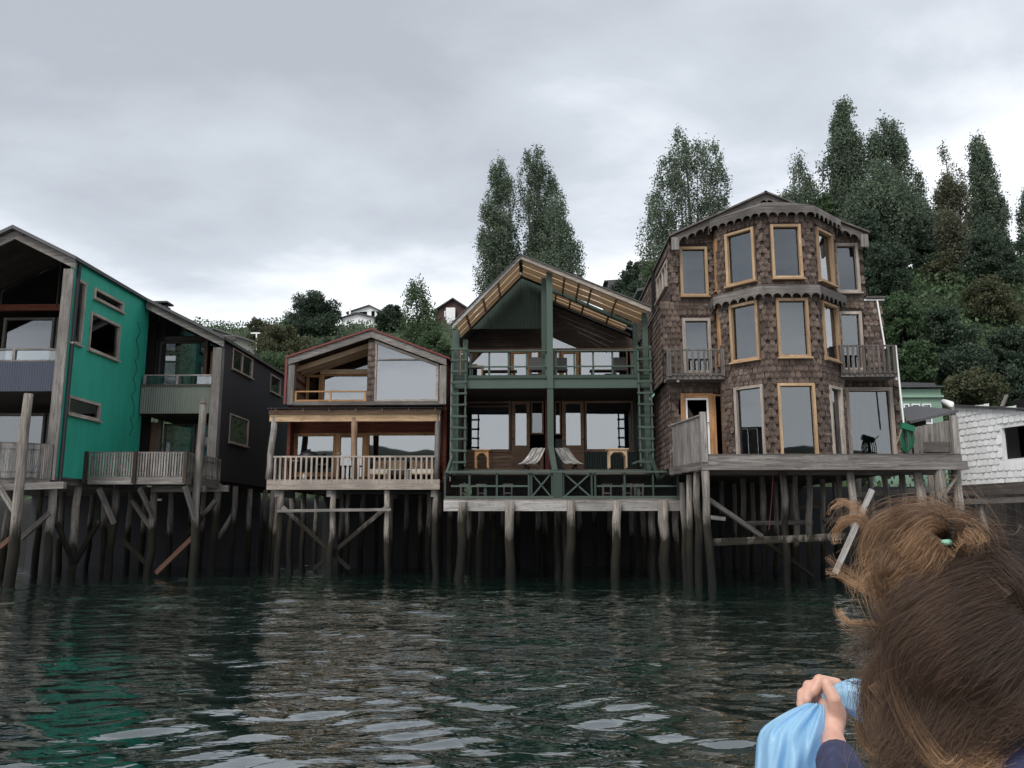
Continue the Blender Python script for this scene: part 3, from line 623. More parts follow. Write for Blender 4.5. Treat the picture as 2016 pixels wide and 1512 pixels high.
# recessed balcony, left half
yv = YU + 1.5; fv = Fr((0, yv, 0), X_)
MB().box(xl_ + .1, cu0, YU + .12, yv, zub - .02, zub + .09).build('floor', W_BROWN, RH)
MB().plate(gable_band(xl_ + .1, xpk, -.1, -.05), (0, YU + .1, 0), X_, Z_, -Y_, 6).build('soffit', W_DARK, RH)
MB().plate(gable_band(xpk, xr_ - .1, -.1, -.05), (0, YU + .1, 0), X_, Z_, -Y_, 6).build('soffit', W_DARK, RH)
for yq in (YU + .55, YU + 1.05, YU + 1.42):
    x0, x1 = fv.uv(592, 740)[0], cu0 + .1; MB().beam((x0, yq, rz(x0) - .30), (x1, yq, rz(x1) - .30), .09, .16).build('rafter', W_TAN, RH)
for k_ in range(4): MB().box(xl_ + .105, xl_ + .14, YU + .15, yv, zub + .3 + k_ * .33, zub + .5 + k_ * .33).build('plank', W_BROWN, RH)
window(RH, fv, (fv.uv(604, 740)[0], zub + .1, fv.uv(634, 740)[0], fv.uv(610, 738)[1]), .09, W_ORANGE, name='door', sill=False)
window(RH, fv, (fv.uv(634, 740)[0] + .004, zub + .1, fv.uv(728, 740)[0], fv.uv(680, 736)[1]), .08, W_ORANGE, G_BRIGHT, sill=False)
MB().box(fv.uv(632, 730)[0], cu0 + .2, yv - .08, yv + .06, fv.uv(680, 737)[1] + .002, fv.uv(680, 728)[1]).build('lintel', W_TAN, RH)
x0, x1 = fv.uv(634, 740)[0], cu0 + .25; zl = fv.uv(680, 728)[1] + .01
MB().plate([(x0, zl), (x1, zl), (x1, rz(x1) - .35), (x0, max(zl + .03, rz(x0) - .35))], fv.at(0, 0, 0), X_, Z_, -Y_, .01).build('gable_pane', G_WIN, RH)
MB().box(xl_ + .1, xr_ - .1, 29.4, 29.5, 2.6, up_.z - .3).build('inner_wall', P_INT, RH)
railing(RH, (fu.uv(579, 790)[0], YU - .02, zub + .1), (cu0 - .02, YU - .02, zub + .1), P(650, 771, YU).z - zub - .1, 0, .05, W_ORANGE, posts=(.02, .5, .985), name='balcony_rail', bot=.04, postw=.07)
# porch
zpf = P(695, 944, YR).z; pxl, pxr = P(526, 950, YR).x, P(866, 950, YR).x
MB().box(pxl, pxr, YR - .05, YR + .06, P(695, 964, YR).z, zpf).build('deck_beam', W_FRAMEG, RH)
nb = 9
for i in range(nb): y0 = YR + .07 + i * .24; MB().box(pxl + .05, pxr - .05, y0, y0 + .228, zpf - .05, zpf - random.uniform(.0, .008)).build('deck_plank', W_GREY, RH)
zpr = P(697, 899, YR).z
x0r, x1r = P(538, 900, YR).x, P(856, 900, YR).x
railing(RH, (x0r, YR + .02, zpf), (x1r, YR + .02, zpf), zpr - zpf, 31, .055, W_FRAMEG, pmat=W_FRAMEG, bd=.03, name='porch_railing', hang=.14, top=.05)
railing(RH, (x0r, YR + .06, zpf), (x0r, YU + .4, zpf), zpr - zpf, 7, .055, W_GREYD, bd=.03, name='porch_railing', top=.05)
zpt = P(697, 829, YR).z; zbt = P(697, 813, YR).z
for (ax, ay), (bx, by), r in (((541, 822), (529, 944), .10), ((698, 822), (697, 944), .095), ((863, 815), (859, 944), .09)):
    a_, b_ = P(ax, ay, YR + .12), P(bx, by, YR + .12); n5 = [a_.lerp(b_, q / 5) + Vector((random.uniform(-.015, .015), 0, 0)) for q in range(6)]
    MB().tube(n5, [r * random.uniform(.9, 1.1) for _ in n5], 9, .12).build('porch_post', W_BROWN if ax == 698 else W_GREY, RH, smooth=True)
MB().box(P(530, 820, YR).x, P(866, 820, YR).x, YR + .04, YR + .2, zpt, zbt).build('porch_beam', W_FRAME, RH)
MB().box(P(530, 808, YR).x, P(868, 808, YR).x, YR - .02, YR + .03, zbt - .03, zbt + .10).build('fascia', W_BROWN, RH)
for i in range(7): x = P(545 + i * 52, 805, YR).x; MB().beam((x, YR - .06, zbt + .08), (x, YU + .7, zbt + .24), .07, .1).build('rafter', W_BROWN, RH)
e0 = Vector((P(527, 805, YR).x, YR - .16, zbt + .13)); e1 = Vector((P(872, 805, YR).x, YR - .16, zbt + .13))
MB().corr(e0, e1, Vector((0, 1.5, .17)), .014, .09, Z_).build('porch_roof', P_ROOF, RH)
# porch wall
yw2 = YU + .55; fw_ = Fr((0, yw2, 0), X_)
ra_ = [fw_.rect((580, 853), (660, 936)), fw_.rect((663, 853), (719, 952)), fw_.rect((722, 852), (866, 936))]
xw0, xw1 = xl_ + .1, xr_ - .1
for r in ra_: r_ = r
dr = (ra_[1][0], zpf, ra_[1][2], ra_[1][3]); dr2 = (ra_[0][0], ra_[0][1], ra_[0][2], ra_[0][3])
wall(RH, fw_, [(xw0, zpf - .05), (dr[0], zpf - .05), (dr[0], dr[3]), (dr[2], dr[3]), (dr[2], zpf - .05), (xw1, zpf - .05), (xw1, zbt + .3), (xw0, zbt + .3)], [dr2, (ra_[2][0], ra_[2][1], min(ra_[2][2], xw1 - .05), ra_[2][3])], W_RED, .1, 'porch_wall')
window(RH, fw_, dr2, .10, W_ORANGE, G_BRIGHT)
window(RH, fw_, dr, .13, W_ORANGE, G_BRIGHT, name='door', sill=False)
window(RH, fw_, (ra_[2][0], ra_[2][1], min(ra_[2][2], xw1 - .05), ra_[2][3]), .09, W_ORANGE, G_BRIGHT)
MB().obox(fw_.at(dr[0] + .1, zpf + .95, .06), (.05, 0, 0), (0, .015, 0), (0, 0, .015)).build('door_handle', P_PVC, RH)
MB().box(xl_ + .1, xr_ - .1, YR + 1.0, 33, zpf - .2, zpf - .06).build('floor', W_DARK, RH)
MB().tube([(xr_ + .13, YU + .2, rz(xr_) - .1), (xr_ + .13, YU + .2, 2.9)], [.02, .02], 6).build('downpipe', P_PVC, RH)
MB().box(xl_, xr_, 31.4, 31.5, -1.5, zpf - .22).build('shade_sheet', P_BLACK, RH)  # added black backing: painted darkness behind the porch stilts
# stilts
for px, y, r in ((553, 25.15, .11), (655, 25.15, .10), (761, 25.15, .10), (858, 25.15, .11), (573, 27, .11), (596, 28, .1), (685, 28.2, .1), (672, 29.5, .1), (715, 28.8, .1), (770, 27.3, .1), (800, 29, .1), (828, 30, .1), (622, 30, .09), (742, 30.4, .09), (868, 28, .1), (545, 29.2, .1), (845, 27.2, .1)):
    q = P(px, 1020, y); pile(RH, q.x, y, zpf - .3, r=r, lean=(random.uniform(-.08, .08), 0))
for px in (546, 648, 762, 853): x = P(px, 968, YR + .1).x; MB().box(x - .07, x + .07, YR + .07, YR + 1.6, P(px, 978, YR).z, P(px, 964, YR).z).build('joist', W_GREY, RH)
for a, b_ in (((546, 1006, 24.98), (770, 1003, 24.98)),): MB().beam(P(*a), P(*b_), .07, .085).build('cross_beam', W_GREY, RH)
MB().beam(P(556, 998, 25.06), P(688, 1120, 25.4), .05, .12).build('brace', W_PILE, RH)
MB().beam(P(765, 995, 25.08), P(618, 1120, 25.45), .05, .12).build('brace', W_PILE, RH)
# ================================================================== GREEN HOUSE
YG, YI, YD = 24.3, 27.0, 23.7
GH = thing('stilt_house', 'dark green timber house with slatted gable overhang, two balconies and side ladders', 'house', (0.5, YG, 0))
gl = P(890, 640, YG - .4); gp = P(1025, 502, YG - .4); gr = P(1281, 606, YG - .4)
s1 = (gp.z - gl.z) / (gp.x - gl.x); s2 = (gp.z - gr.z) / (gr.x - gp.x)
gz = lambda x: gp.z - (s1 * (gp.x - x) if x < gp.x else s2 * (x - gp.x))
fg = Fr((0, YG, 0), X_); fi = Fr((0, YI, 0), X_)
xi = lambda px, py=800: P(px, py, YI).x
zi = lambda py, px=1080: P(px, py, YI).z
zg_ = lambda py, px=1080: P(px, py, YG).z
xg_ = lambda px, py=800: P(px, py, YG).x
zfloor = zg_(922); zup0, zup1 = zg_(765), zg_(746)
pxl_, pxc, pxr_ = xg_(896), xg_(1083, 760), xg_(1274)
# the rear of the house
for x in (pxl_ - .08, pxr_ + .0): MB().box(x, x + .08, YI, 34, zfloor - .1, gz(x) - .25).build('side_wall', P_GREEN, GH)
for x in (pxl_ - .06, pxr_ - .02): MB().box(x, x + .06, YG + .8, YI, zfloor - .1, zup1).build('side_wall', P_GREEN, GH)
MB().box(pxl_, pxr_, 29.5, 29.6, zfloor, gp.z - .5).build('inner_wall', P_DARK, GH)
MB().box(pxl_ - .1, pxr_ + .1, YG + .35, 34, zfloor - .16, zfloor - .01).build('floor', W_GREYD, GH)
MB().box(pxl_ - .1, pxr_ + .05, YG + .08, 34, zup0 + .03, zup1 - .01).build('floor', W_DARK, GH)
MB().box(pxl_ - .05, pxr_ + .1, YG - .08, YG + .07, zup0, zup1).build('balcony_beam', P_GREENL, GH)
MB().box(pxl_ - .05, pxr_ + .1, YG - .12, YG + .05, zup1 + .002, zup1 + .10).build('balcony_sill', P_GREEN, GH)
# posts
for x, w, zt_, px in ((pxl_, .20, gz(pxl_) - .15, 0), (pxr_, .16, gz(pxr_) - .10, 0)):
    MB().box(x - w / 2, x + w / 2, YG - .02, YG + .16, zfloor - .15, zt_).build('post', P_GREENL, GH)
    MB().box(x - w * .2 + (.2 if x < 0 else -.25), x + w * .6 + (.2 if x < 0 else -.25), YG + .6, YG + .75, zup1, gz(x) - .3).build('post', P_GREENL, GH)
MB().box(pxc - .09, pxc + .09, YG - .16, YG + .02, zup0 - .02, P(1082, 534, YG - .2).z).build('post', P_GREENL, GH)
MB().box(pxc - .24, pxc - .092, YG + .1, YG + .25, zup1, gz(pxc) - .2).build('post', P_GREEN, GH)
MB().box(pxc - .09, pxc + .09, YG - .14, YG + .03, P(1083, 885, YG).z, zup0 - .024).build('post', P_GREENL, GH)
MB().beam(P(1084, 880, YG - .1), P(1092, 930, YG - .55), .16, .10).build('post_foot', P_GREENL, GH)
MB().box(xi(1070) + .04, xi(1070) + .17, YI - .7, YI - .57, zfloor, zup0).build('post', W_RED, GH)
for sgn, x in ((-1, pxl_), (1, pxr_)): MB().beam((x + sgn * .02, YG - .12, zfloor + .42), (x + sgn * .22, YG - .45, zfloor - .35), .07, .09).build('post_foot', P_GREENL, GH)
# slatted overhang: three boards on each side parallel to the rake, then battens above
def overhang(y0, nb_, bw, gap, x0, x1, drop, mat, nbat, side):
    for i in range(nb_):
        y = y0 + i * (bw + gap) + bw / 2
        MB().obox(((x0 + x1) / 2, y, (gz(x0) + gz(x1)) / 2 - drop), ((x1 - x0) / 2, 0, (gz(x1) - gz(x0)) / 2), (0, bw / 2, 0), (0, 0, .013)).build('slat', mat, GH)
    for q in nbat:
        x = x0 + (x1 - x0) * q
        MB().obox((x, y0 + nb_ * (bw + gap) / 2, gz(x) - drop - .034), (.025, 0, .025 * side), (0, nb_ * (bw + gap) / 2 - .02, 0), (0, 0, .018)).build('batten', W_BROWN if mat is W_TAN else W_DARK, GH)
BW, GP = .50, .10
y00 = YG - .36
overhang(y00, 3, BW, GP, gl.x + .12, gp.x - .03, .10, W_TAN, (.16, .42, .66), s1)
overhang(y00, 3, BW, GP, gp.x + .03, gr.x - .10, .10, W_TAN, (.22, .345, .46, .56, .76), -s2)
overhang(y00 + 3 * (BW + GP) + .14, 3, .29, .08, pxc + .1, gr.x - .45, .16, W_TAN, (.06, .25, .42, .75), -s2)
MB().box(gp.x - .05, gp.x + .05, y00 - .02, y00 + 1.1, gp.z - .2, gp.z - .115).build('ridge_beam', W_DARK, GH)
MB().obox(((pxc + gr.x) / 2 - .1, y00 + 3 * (BW + GP) + .06, (gz(pxc) + gz(gr.x)) / 2 - .12), ((gr.x - pxc) / 2 - .1, 0, (gz(gr.x) - gz(pxc)) / 2), (0, .06, 0), (0, 0, .06)).build('rafter', P_GREEN, GH)
for x0, x1 in ((gl.x, gp.x), (gp.x + .002, gr.x)):
    MB().plate([(x0, gz(x0) - .13), (x1, gz(x1) - .13), (x1, gz(x1)), (x0, gz(x0))], (0, YG - .42, 0), X_, Z_, -Y_, .035).build('bargeboard', W_PALE if x0 < 0 and x1 < 0 else W_FRAMEG, GH)
    MB().plate([(x0 - .03, gz(x0) + .004), (x1 + .03, gz(x1) + .004), (x1 + .03, gz(x1) + .035), (x0 - .03, gz(x0) + .035)], (0, YG - .46, 0), X_, Z_, -Y_, .16).build('roof_edge', P_ROOF, GH)
# solid roof behind the overhang (translucent strips stay open further back on the right)
ys_l = y00 + 3 * (BW + GP) + .05
MB().plate([(gl.x, gz(gl.x) - .03), (gp.x, gz(gp.x) - .03), (gp.x, gz(gp.x) + .03), (gl.x, gz(gl.x) + .03)], (0, ys_l, 0), X_, Z_, -Y_, 9).build('roof', P_ROOF, GH)
yr0 = YI - .02
MB().plate([(gp.x, gz(gp.x) - .03), (gr.x, gz(gr.x) - .03), (gr.x, gz(gr.x) + .03), (gp.x, gz(gp.x) + .03)], (0, yr0, 0), X_, Z_, -Y_, 8).build('roof', P_ROOF, GH)
MB().plate([(gp.x, gz(gp.x) - .03), (pxc + .1, gz(pxc + .1) - .03), (pxc + .1, gz(pxc + .1) + .03), (gp.x, gz(gp.x) + .03)], (0, ys_l, 0), X_, Z_, -Y_, yr0 - ys_l - .004).build('roof', P_ROOF, GH)
for k_ in range(5): x = pxc + .5 + k_ * .7; MB().obox(((pxc + gr.x) / 2, yr0 + .3 + k_ * .35, (gz(pxc) + gz(gr.x)) / 2 - .12), ((gr.x - pxc) / 2 - .2, 0, (gz(gr.x) - gz(pxc)) / 2 * .88), (0, .03, 0), (0, 0, .045)).build('rafter', W_GREYD, GH)
# corrugated gable wall on the left half
zgb = P(980, 647, ys_l).z
m = MB(); nx = 60; xa, xb = gl.x + .22, pxc - .02
zt_ = lambda x: gz(x) - .14
for i in range(nx * 2 + 1):
    x = xa + (xb - xa) * i / (nx * 2); y = ys_l + .02 + .012 * (0, 1)[i % 2]; b_ = len(m.v)
    m.v += [Vector((x, y, min(zgb, zt_(x)))), Vector((x, y, zt_(x)))]
    if i: m.f.append((b_ - 2, b_, b_ + 1, b_ - 1)); m.uv.append([(0, i * .05), (0, i * .05 + .05), (1, i * .05 + .05), (1, i * .05)])
m.build('gable_wall', P_GREEN, GH)
MB().box(pxc - .24, pxc - .092, ys_l - .06, ys_l + .01, zgb - .4, gz(pxc) - .2).build('post', P_GREENL, GH)
# upper window wall
zl0, zl1 = zup1 + .03, zi(690)
wall(GH, fi, [(pxl_, zl1), (pxr_, zl1), (pxr_ - .05, gz(pxr_) - .30), (pxc, gz(pxc) - .30), (pxc - .01, gz(pxc) - .06), (gp.x, gz(gp.x) - .06), (pxl_, gz(pxl_) - .06)], [], W_DARK, .08, 'upper_wall')  # right half: dark wall standing in for glass that mirrors the slats
MB().plate([(pxc + .12, zl1 + .07), (pxc + .95, zl1 + .07), (pxc + .12, zl1 + .45)], fi.at(0, 0, .012), X_, Z_, -Y_, .008).build('gable_pane', G_BRIGHT, GH)
for k_ in range(4): MB().beam((pxc + .3 + k_ * .35, YI - .02, gz(pxc + .3) - .55 - k_ * .30), (pxr_ - .6 - .1 * k_, YI - .02, gz(pxr_ - .6) - .52 - k_ * .16), .02, .035).build('slat_reflection', W_GREYD, GH)  # pale strips painting the slats' reflection, no real battens
MB().box(pxl_, pxr_, YI - .05, YI + .002, zl1, zl1 + .06).build('lintel', W_BROWN, GH)
for a, b_, kind in ((905, 1005, 'w'), (1006, 1043, 'd'), (1044, 1062, 'n'), (1094, 1103, 'n'), (1104, 1140, 'd'), (1141, 1236, 'w')):
    window(GH, fi, (xi(a, 720), zl0, xi(b_, 720), zl1 - .004), {'w': .05, 'd': .10, 'n': .05}[kind], W_ORANGE if kind != 'w' else W_BROWN, G_BRIGHT, name='door' if kind == 'd' else 'window', sill=False)
MB().box(xi(1241, 720), pxr_, YI - .02, YI + .04, zl0, zl1).build('wall_panel', W_BROWN, GH)
MB().box(xi(1063, 720), xi(1093, 720), YI - .03, YI + .04, zl0, zl1).build('wall_panel', W_BROWN, GH)
# upper balcony rail
zr1 = zg_(691); zr2 = zg_(722)
rl = railing(GH, (pxl_ + .3, YG - .02, zup1 + .1), (pxr_ - .15, YG - .02, zup1 + .1), zr1 - zup1 - .1, 0, .05, P_GREENL, name='balcony_rail', top=.04, mids=((zr2 - zup1 - .1) / (zr1 - zup1 - .1),))
for px in (926, 963, 1001, 1037, 1075, 1095, 1131, 1168, 1206, 1245): x = xg_(px, 720); MB().box(x - .028, x + .028, YG + .012, YG + .06, zup1 + .1, zr1).build('baluster', P_GREENL, rl)
# lower window wall
zwt = zi(790); zws = zi(888); zdb = zfloor
wall(GH, fi, [(pxl_, zwt), (pxr_, zwt), (pxr_, zup0), (pxl_, zup0)], [], W_DARK, .08, 'lower_wall')
nbrd = 6
for i in range(nbrd):
    h = (zws - zfloor) / nbrd
    MB().box(pxl_ + .06, xi(1007), YI - .02 - random.uniform(0, .006), YI + .03, zfloor + i * h, zfloor + (i + 1) * h - .012).build('wall_board', W_BROWN, GH)
    MB().box(xi(1044), xi(1069), YI - .02, YI + .03, zfloor + i * h, zfloor + (i + 1) * h - .012).build('wall_board', W_BROWN, GH)
MB().corr((xi(1150), YI - .01, zfloor), (pxr_, YI - .01, zfloor), Z_ * (zws - zfloor), .01, .08, Y_).build('wall_panel', P_GREEN, GH)
MB().box(xi(1093), xi(1106), YI - .01, YI + .03, zfloor, zi(864)).build('wall_panel', P_GREEN, GH)
window(GH, fi, (xi(912), zws, xi(1005), zwt), .06, W_BROWN, G_BRIGHT, hbars=(.9,))
window(GH, fi, (xi(1045), zi(855), xi(1070), zwt), .05, W_BROWN, G_WIN, sill=False)
window(GH, fi, (xi(1092), zi(856), xi(1104), zwt), .04, W_BROWN, G_BRIGHT, sill=False)
window(GH, fi, (xi(1151), zws, xi(1246), zwt), .06, W_BROWN, G_BRIGHT)
MB().box(xi(1247), pxr_, YI - .02, YI + .04, zws, zwt).build('wall_panel', P_GREEN, GH)
for a, b_ in ((1007, 1043), (1106, 1149)):
    u0, u1 = xi(a), xi(b_); zm_ = zi(877)
    d_ = MB().plate(rpoly((u0, zfloor, u1, zwt)), fi.at(0, 0, .03), X_, Z_, -Y_, .06, [rpoly((u0 + .13, zm_, u1 - .11, zwt - .1))]).build('door', W_BROWN, GH)
    MB().box(u0 + .13, u1 - .11, YI - .005, YI + .003, zm_, zwt - .1).build('pane', G_BRIGHT, d_)
    MB().box(u0 + .12, u1 - .1, YI - .042, YI - .031, zfloor + .1, zfloor + .12).build('door_rail', W_BROWN, d_)
    xk = u0 + .06 if a == 1007 else u1 - .05
    MB().tube([(xk, YI - .03, zi(865)), (xk, YI - .09, zi(865))], [.03, .035], 8).build('door_knob', P_IRON, d_)
# ladders at both sides
for xl0, xl1, ztop, zb_ in ((xg_(891), xg_(917), zg_(690), zfloor + .05), (xg_(1257), xg_(1281), zg_(690), zfloor + .05)):
    ld = MB(); y_ = YG - .17
    for x in (xl0, xl1): ld.box(x - .025, x + .025, y_ - .03, y_ + .03, zb_, ztop + .1)
    lo = ld.build('ladder', P_GREENL, GH); n = 11
    for i in range(n): z = zb_ + .12 + (ztop - zb_ - .1) * i / (n - 1); MB().obox(((xl0 + xl1) / 2, y_ - .045, z), ((xl1 - xl0) / 2 + .05, 0, random.uniform(-.012, .012)), (0, .018, 0), (0, 0, .03)).build('rung', P_GREENL, lo)
MB().beam((pxr_ - .14, YG - .17, zfloor + .25), (pxr_ - .5, YG - .12, zfloor + .12), .05, .05).build('brace', P_GREEN, GH)
# lower deck with mesh railing
zdk = P(1100, 985, YD).z; zrl = P(1100, 929, YD).z; zbb = P(1100, 1006, YD).z
dl, dr_ = P(874, 985, YD).x, P(1340, 985, YD).x
xj = P(1127, 990, YD).x
MB().box(dl, xj - .003, YD - .06, YD + .08, zbb, zdk - .005).build('deck_beam', W_PALE, GH)
MB().box(xj, dr_, YD - .06, YD + .08, zbb, zdk - .005).build('deck_beam', W_PALE, GH)
MB().box(dl, dr_, YD - .03, YI + .3, zdk, zdk + .05).build('deck', W_GREYD, GH)
MB().box(pxl_, pxr_ + .4, 31.3, 31.4, -1.5, zfloor - .17).build('shade_sheet', P_BLACK, GH)  # black sheet added behind the deck, in place of deep shade
rl = railing(GH, (dl + .02, YD, zdk + .05), (dr_ - .02, YD, zdk + .05), zrl - zdk - .05, 0, .05, P_GREENL, name='deck_railing', top=.05, bot=.04)
hm = zrl - zdk - .05
for px in (876, 924, 978, 1041, 1046, 1087, 1109, 1165, 1172, 1230, 1286, 1335):
    x = P(px, 955, YD).x; w = .19 if px == 1098 else .055; MB().box(x - w / 2, x + w / 2, YD + .02, YD + .07, zdk + .05, zrl - .02).build('baluster', P_GREEN, rl)
MB().box(P(1087, 955, YD).x + .03, P(1109, 955, YD).x - .03, YD - .03, YD + .03, zdk + .05, zrl + .06).build('gate_post', P_GREEN, rl)
for a, b_ in ((1047, 1085), (1111, 1163)):
    xa_, xb_ = P(a, 955, YD).x, P(b_, 955, YD).x
    MB().beam((xa_, YD + .03, zdk + .1), (xb_, YD + .03, zrl - .04), .03, .045).build('cross_brace', P_GREENL, rl); MB().beam((xa_, YD + .065, zrl - .04), (xb_, YD + .065, zdk + .1), .03, .045).build('cross_brace', P_GREENL, rl)
for a, b_, py in ((888, 1040, 957), (1175, 1333, 957)): MB().beam(P(a, py, YD + .05), P(b_, py, YD + .05), .03, .05).build('rail', P_GREENL, rl)
for a in (955, 1258): x = P(a, 970, YD).x; MB().box(x - .04, x + .04, YD + .08, YD + .12, zdk + .05, zdk + .05 + hm * .5).build('baluster', P_GREEN, rl)
# wire mesh behind the rail
m = MB(); nxm = 110
for i in range(nxm + 1): x = dl + .05 + (dr_ - dl - .1) * i / nxm; m.tube([(x, YD + .09, zdk + .06), (x, YD + .09, zrl - .02)], [.0035] * 2, 3, caps=False)
for i in range(14): z = zdk + .09 + (hm - .1) * i / 13; m.tube([(dl + .05, YD + .09, z), (dr_ - .05, YD + .09, z)], [.0035] * 2, 3, caps=False)
m.build('wire_mesh', P_IRON, rl, kind='stuff')
MB().beam(P(1310, 935, YD + .6), P(1295, 945, YD + .3) , .05, .05).build('brace', P_GREEN, GH)
MB().beam((dr_ - .03, YD, zrl - .02), (dr_ - .03, YD + 1.5, zrl - .02), .05, .05).build('rail', P_GREEN, GH)
MB().beam((dl + .03, YD, zrl - .02), (dl + .03, YD + 1.5, zrl - .02), .05, .05).build('rail', P_GREEN, GH)
# stilts: stout front piles in front of the beam
for (px, py), (qx, qy), r, mt in (((912, 990), (904, 1135), .14, W_PILE), ((1004, 989), (1004, 1138), .15, W_PILE), ((1124, 988), (1122, 1136), .14, W_PILE), ((1216, 988), (1212, 1136), .14, W_PILE), ((1306, 987), (1310, 1136), .16, W_PILE)):
    a_ = P(px, py, YD - .2); b_ = P(qx, qy, YD - .2); pile(GH, a_.x, YD - .2, a_.z + .03, r=r, lean=((b_.x - a_.x) * 1.6, 0), taper=1.18, mat=mt, n=10)
for px, y, r in ((947, 26, .12), (972, 26.4, .12), (1060, 28.5, .11), (1072, 29, .1), (1098, 24.9, .12), (1112, 24.5, .1), (1170, 28, .1), (1284, 25.0, .12), (1330, 25.4, .11), (885, 27.0, .11), (925, 27.5, .1), (1020, 30, .1), (1140, 29.5, .1), (1245, 29, .1), (1200, 30.5, .09), (1265, 27.5, .1), (1340, 28, .1), (990, 29.4, .09)):
    q = P(px, 1040, y); pile(GH, q.x, y, zdk - .05, r=r, lean=(random.uniform(-.08, .08), 0))
MB().box(dl, dr_, YD + 1.2, YD + 1.35, zdk - .2, zdk - .02).build('joist', W_GREYD, GH)

# furniture on the green house floor
def side_table(label, px0, px1, py0, py1, y, mat):
    a, b_ = P(px0, py1, y), P(px1, py0, y); w = b_.x - a.x; h = b_.z - a.z; t_ = thing('wooden_table', label, 'table', ((a.x + b_.x) / 2, y, a.z), 'wooden tables on the green house floor')
    x0, x1 = a.x, b_.x
    MB().box(x0 - .03, x1 + .03, y - .27, y + .27, b_.z - .035, b_.z).build('table_top', mat, t_)
    for sx in (x0 + .02, x1 - .07):
        for sy in (y - .24, y + .19): MB().box(sx, sx + .05, sy, sy + .05, a.z, b_.z - .037).build('leg', mat, t_)
    for yy in (y - .235, y + .225):
        pl = [(x0 + .07, b_.z - .04), (x0 + .07, b_.z - .23), (x0 + .17, b_.z - .11), (x1 - .17, b_.z - .11), (x1 - .07, b_.z - .23), (x1 - .07, b_.z - .04)]
        MB().plate(pl, (0, yy, 0), X_, Z_, -Y_, .02).build('apron', mat, t_)
    for xx in (x0 + .03, x1 - .05): MB().box(xx, xx + .02, y - .18, y + .18, b_.z - .14, b_.z - .04).build('apron', mat, t_)
side_table('brown wooden table with arched apron under the left window of the green house', 934, 964, 886, 922, 24.95, W_ORANGE)
side_table('brown wooden table with arched apron by the right ladder of the green house', 1196, 1234, 884, 922, 24.95, W_TAN)
def plank_chair(label, px, flip, y):
    q = P(px, 919, y); t_ = thing('plank_chair', label, 'chair', (q.x, y, zfloor), 'low plank chairs on the green house floor')
    # two curved plank panels: reclined back and seat, on a low crossed base
    for i in range(5):
        o = (i - 2) * .105; pts = []
        for s_ in range(7):
            a = s_ / 6; yy = -.42 + .95 * a; zz = .15 - .05 * math.sin(a * math.pi) + .52 * a ** 1.25
            pts.append(Vector((q.x + o * (1 - .25 * a) + flip * (.36 * a - .18), y + yy * .7, zfloor + zz + .012 * (i % 2))))
        m = MB()
        for k_ in range(6): m.beam(pts[k_], pts[k_ + 1], .098, .02)
        m.build('seat_plank', W_PALE, t_)
    for sx in (-.2, .2): MB().beam((q.x + sx - flip * .05, y - .2, zfloor), (q.x + sx * .8 + flip * .05, y + .3, zfloor + .4), .05, .08).build('leg', W_DARK, t_); MB().beam((q.x + sx * .7, y + .28, zfloor), (q.x + sx * .7, y - .2, zfloor + .08), .05, .06).build('leg', W_DARK, t_)
plank_chair('pale reclined plank chair left of the central green post', 1049, 1, 24.85)
plank_chair('pale reclined plank chair right of the central green post', 1119, -1, 24.85)
# dark seats on the upper balcony
def dark_seat(label, px, y, w=.42):
    q = P(px, 743, y); t_ = thing('black_chair', label, 'chair', (q.x, y, zup1), 'chairs on the upper balcony')
    z = zup1
    MB().box(q.x - w / 2, q.x + w / 2, y - .2, y + .2, z + .40, z + .44).build('seat', P_IRON, t_); MB().obox((q.x, y + .22, z + .68), (w / 2, 0, 0), (0, .015, 0), (0, .05, .22)).build('backrest', P_IRON, t_)
    for sx in (-w / 2 + .03, w / 2 - .03):
        for sy in (-.17, .19): MB().box(q.x + sx - .018, q.x + sx + .018, y + sy - .018, y + sy + .018, z, z + .398).build('leg', P_IRON, t_)
dark_seat('black chair behind the balcony rail just left of the middle post', 1056, 25.2)
dark_seat('black chair behind the balcony rail just right of the middle post', 1104, 25.3)
dark_seat('black chair at the right end of the upper green balcony', 1222, 25.3)
q = P(938, 744, 25.1); t_ = thing('wooden_table', 'small wooden table behind the left end of the upper green balcony rail', 'table', (q.x, 25.1, zup1))
MB().box(q.x - .22, q.x + .22, 24.9, 25.3, zup1 + .5, zup1 + .54).build('table_top', W_ORANGE, t_)
for sx in (-.2, .16):
    for sy in (24.92, 25.24): MB().box(q.x + sx, q.x + sx + .04, sy, sy + .04, zup1, zup1 + .498).build('leg', W_ORANGE, t_)
for px in (983, 1196):
    q = P(px, 744, 25.4); t_ = thing('dark_bench', 'dark bench against the ' + ('left' if px < 1000 else 'right') + ' window of the upper green balcony', 'bench', (q.x, 25.4, zup1), 'benches on the upper balcony')
    MB().box(q.x - .55, q.x + .55, 25.25, 25.6, zup1 + .42, zup1 + .46).build('seat', W_DARK, t_)
    for sx in (-.5, .44): MB().box(q.x + sx, q.x + sx + .06, 25.28, 25.56, zup1, zup1 + .418).build('leg', W_DARK, t_)
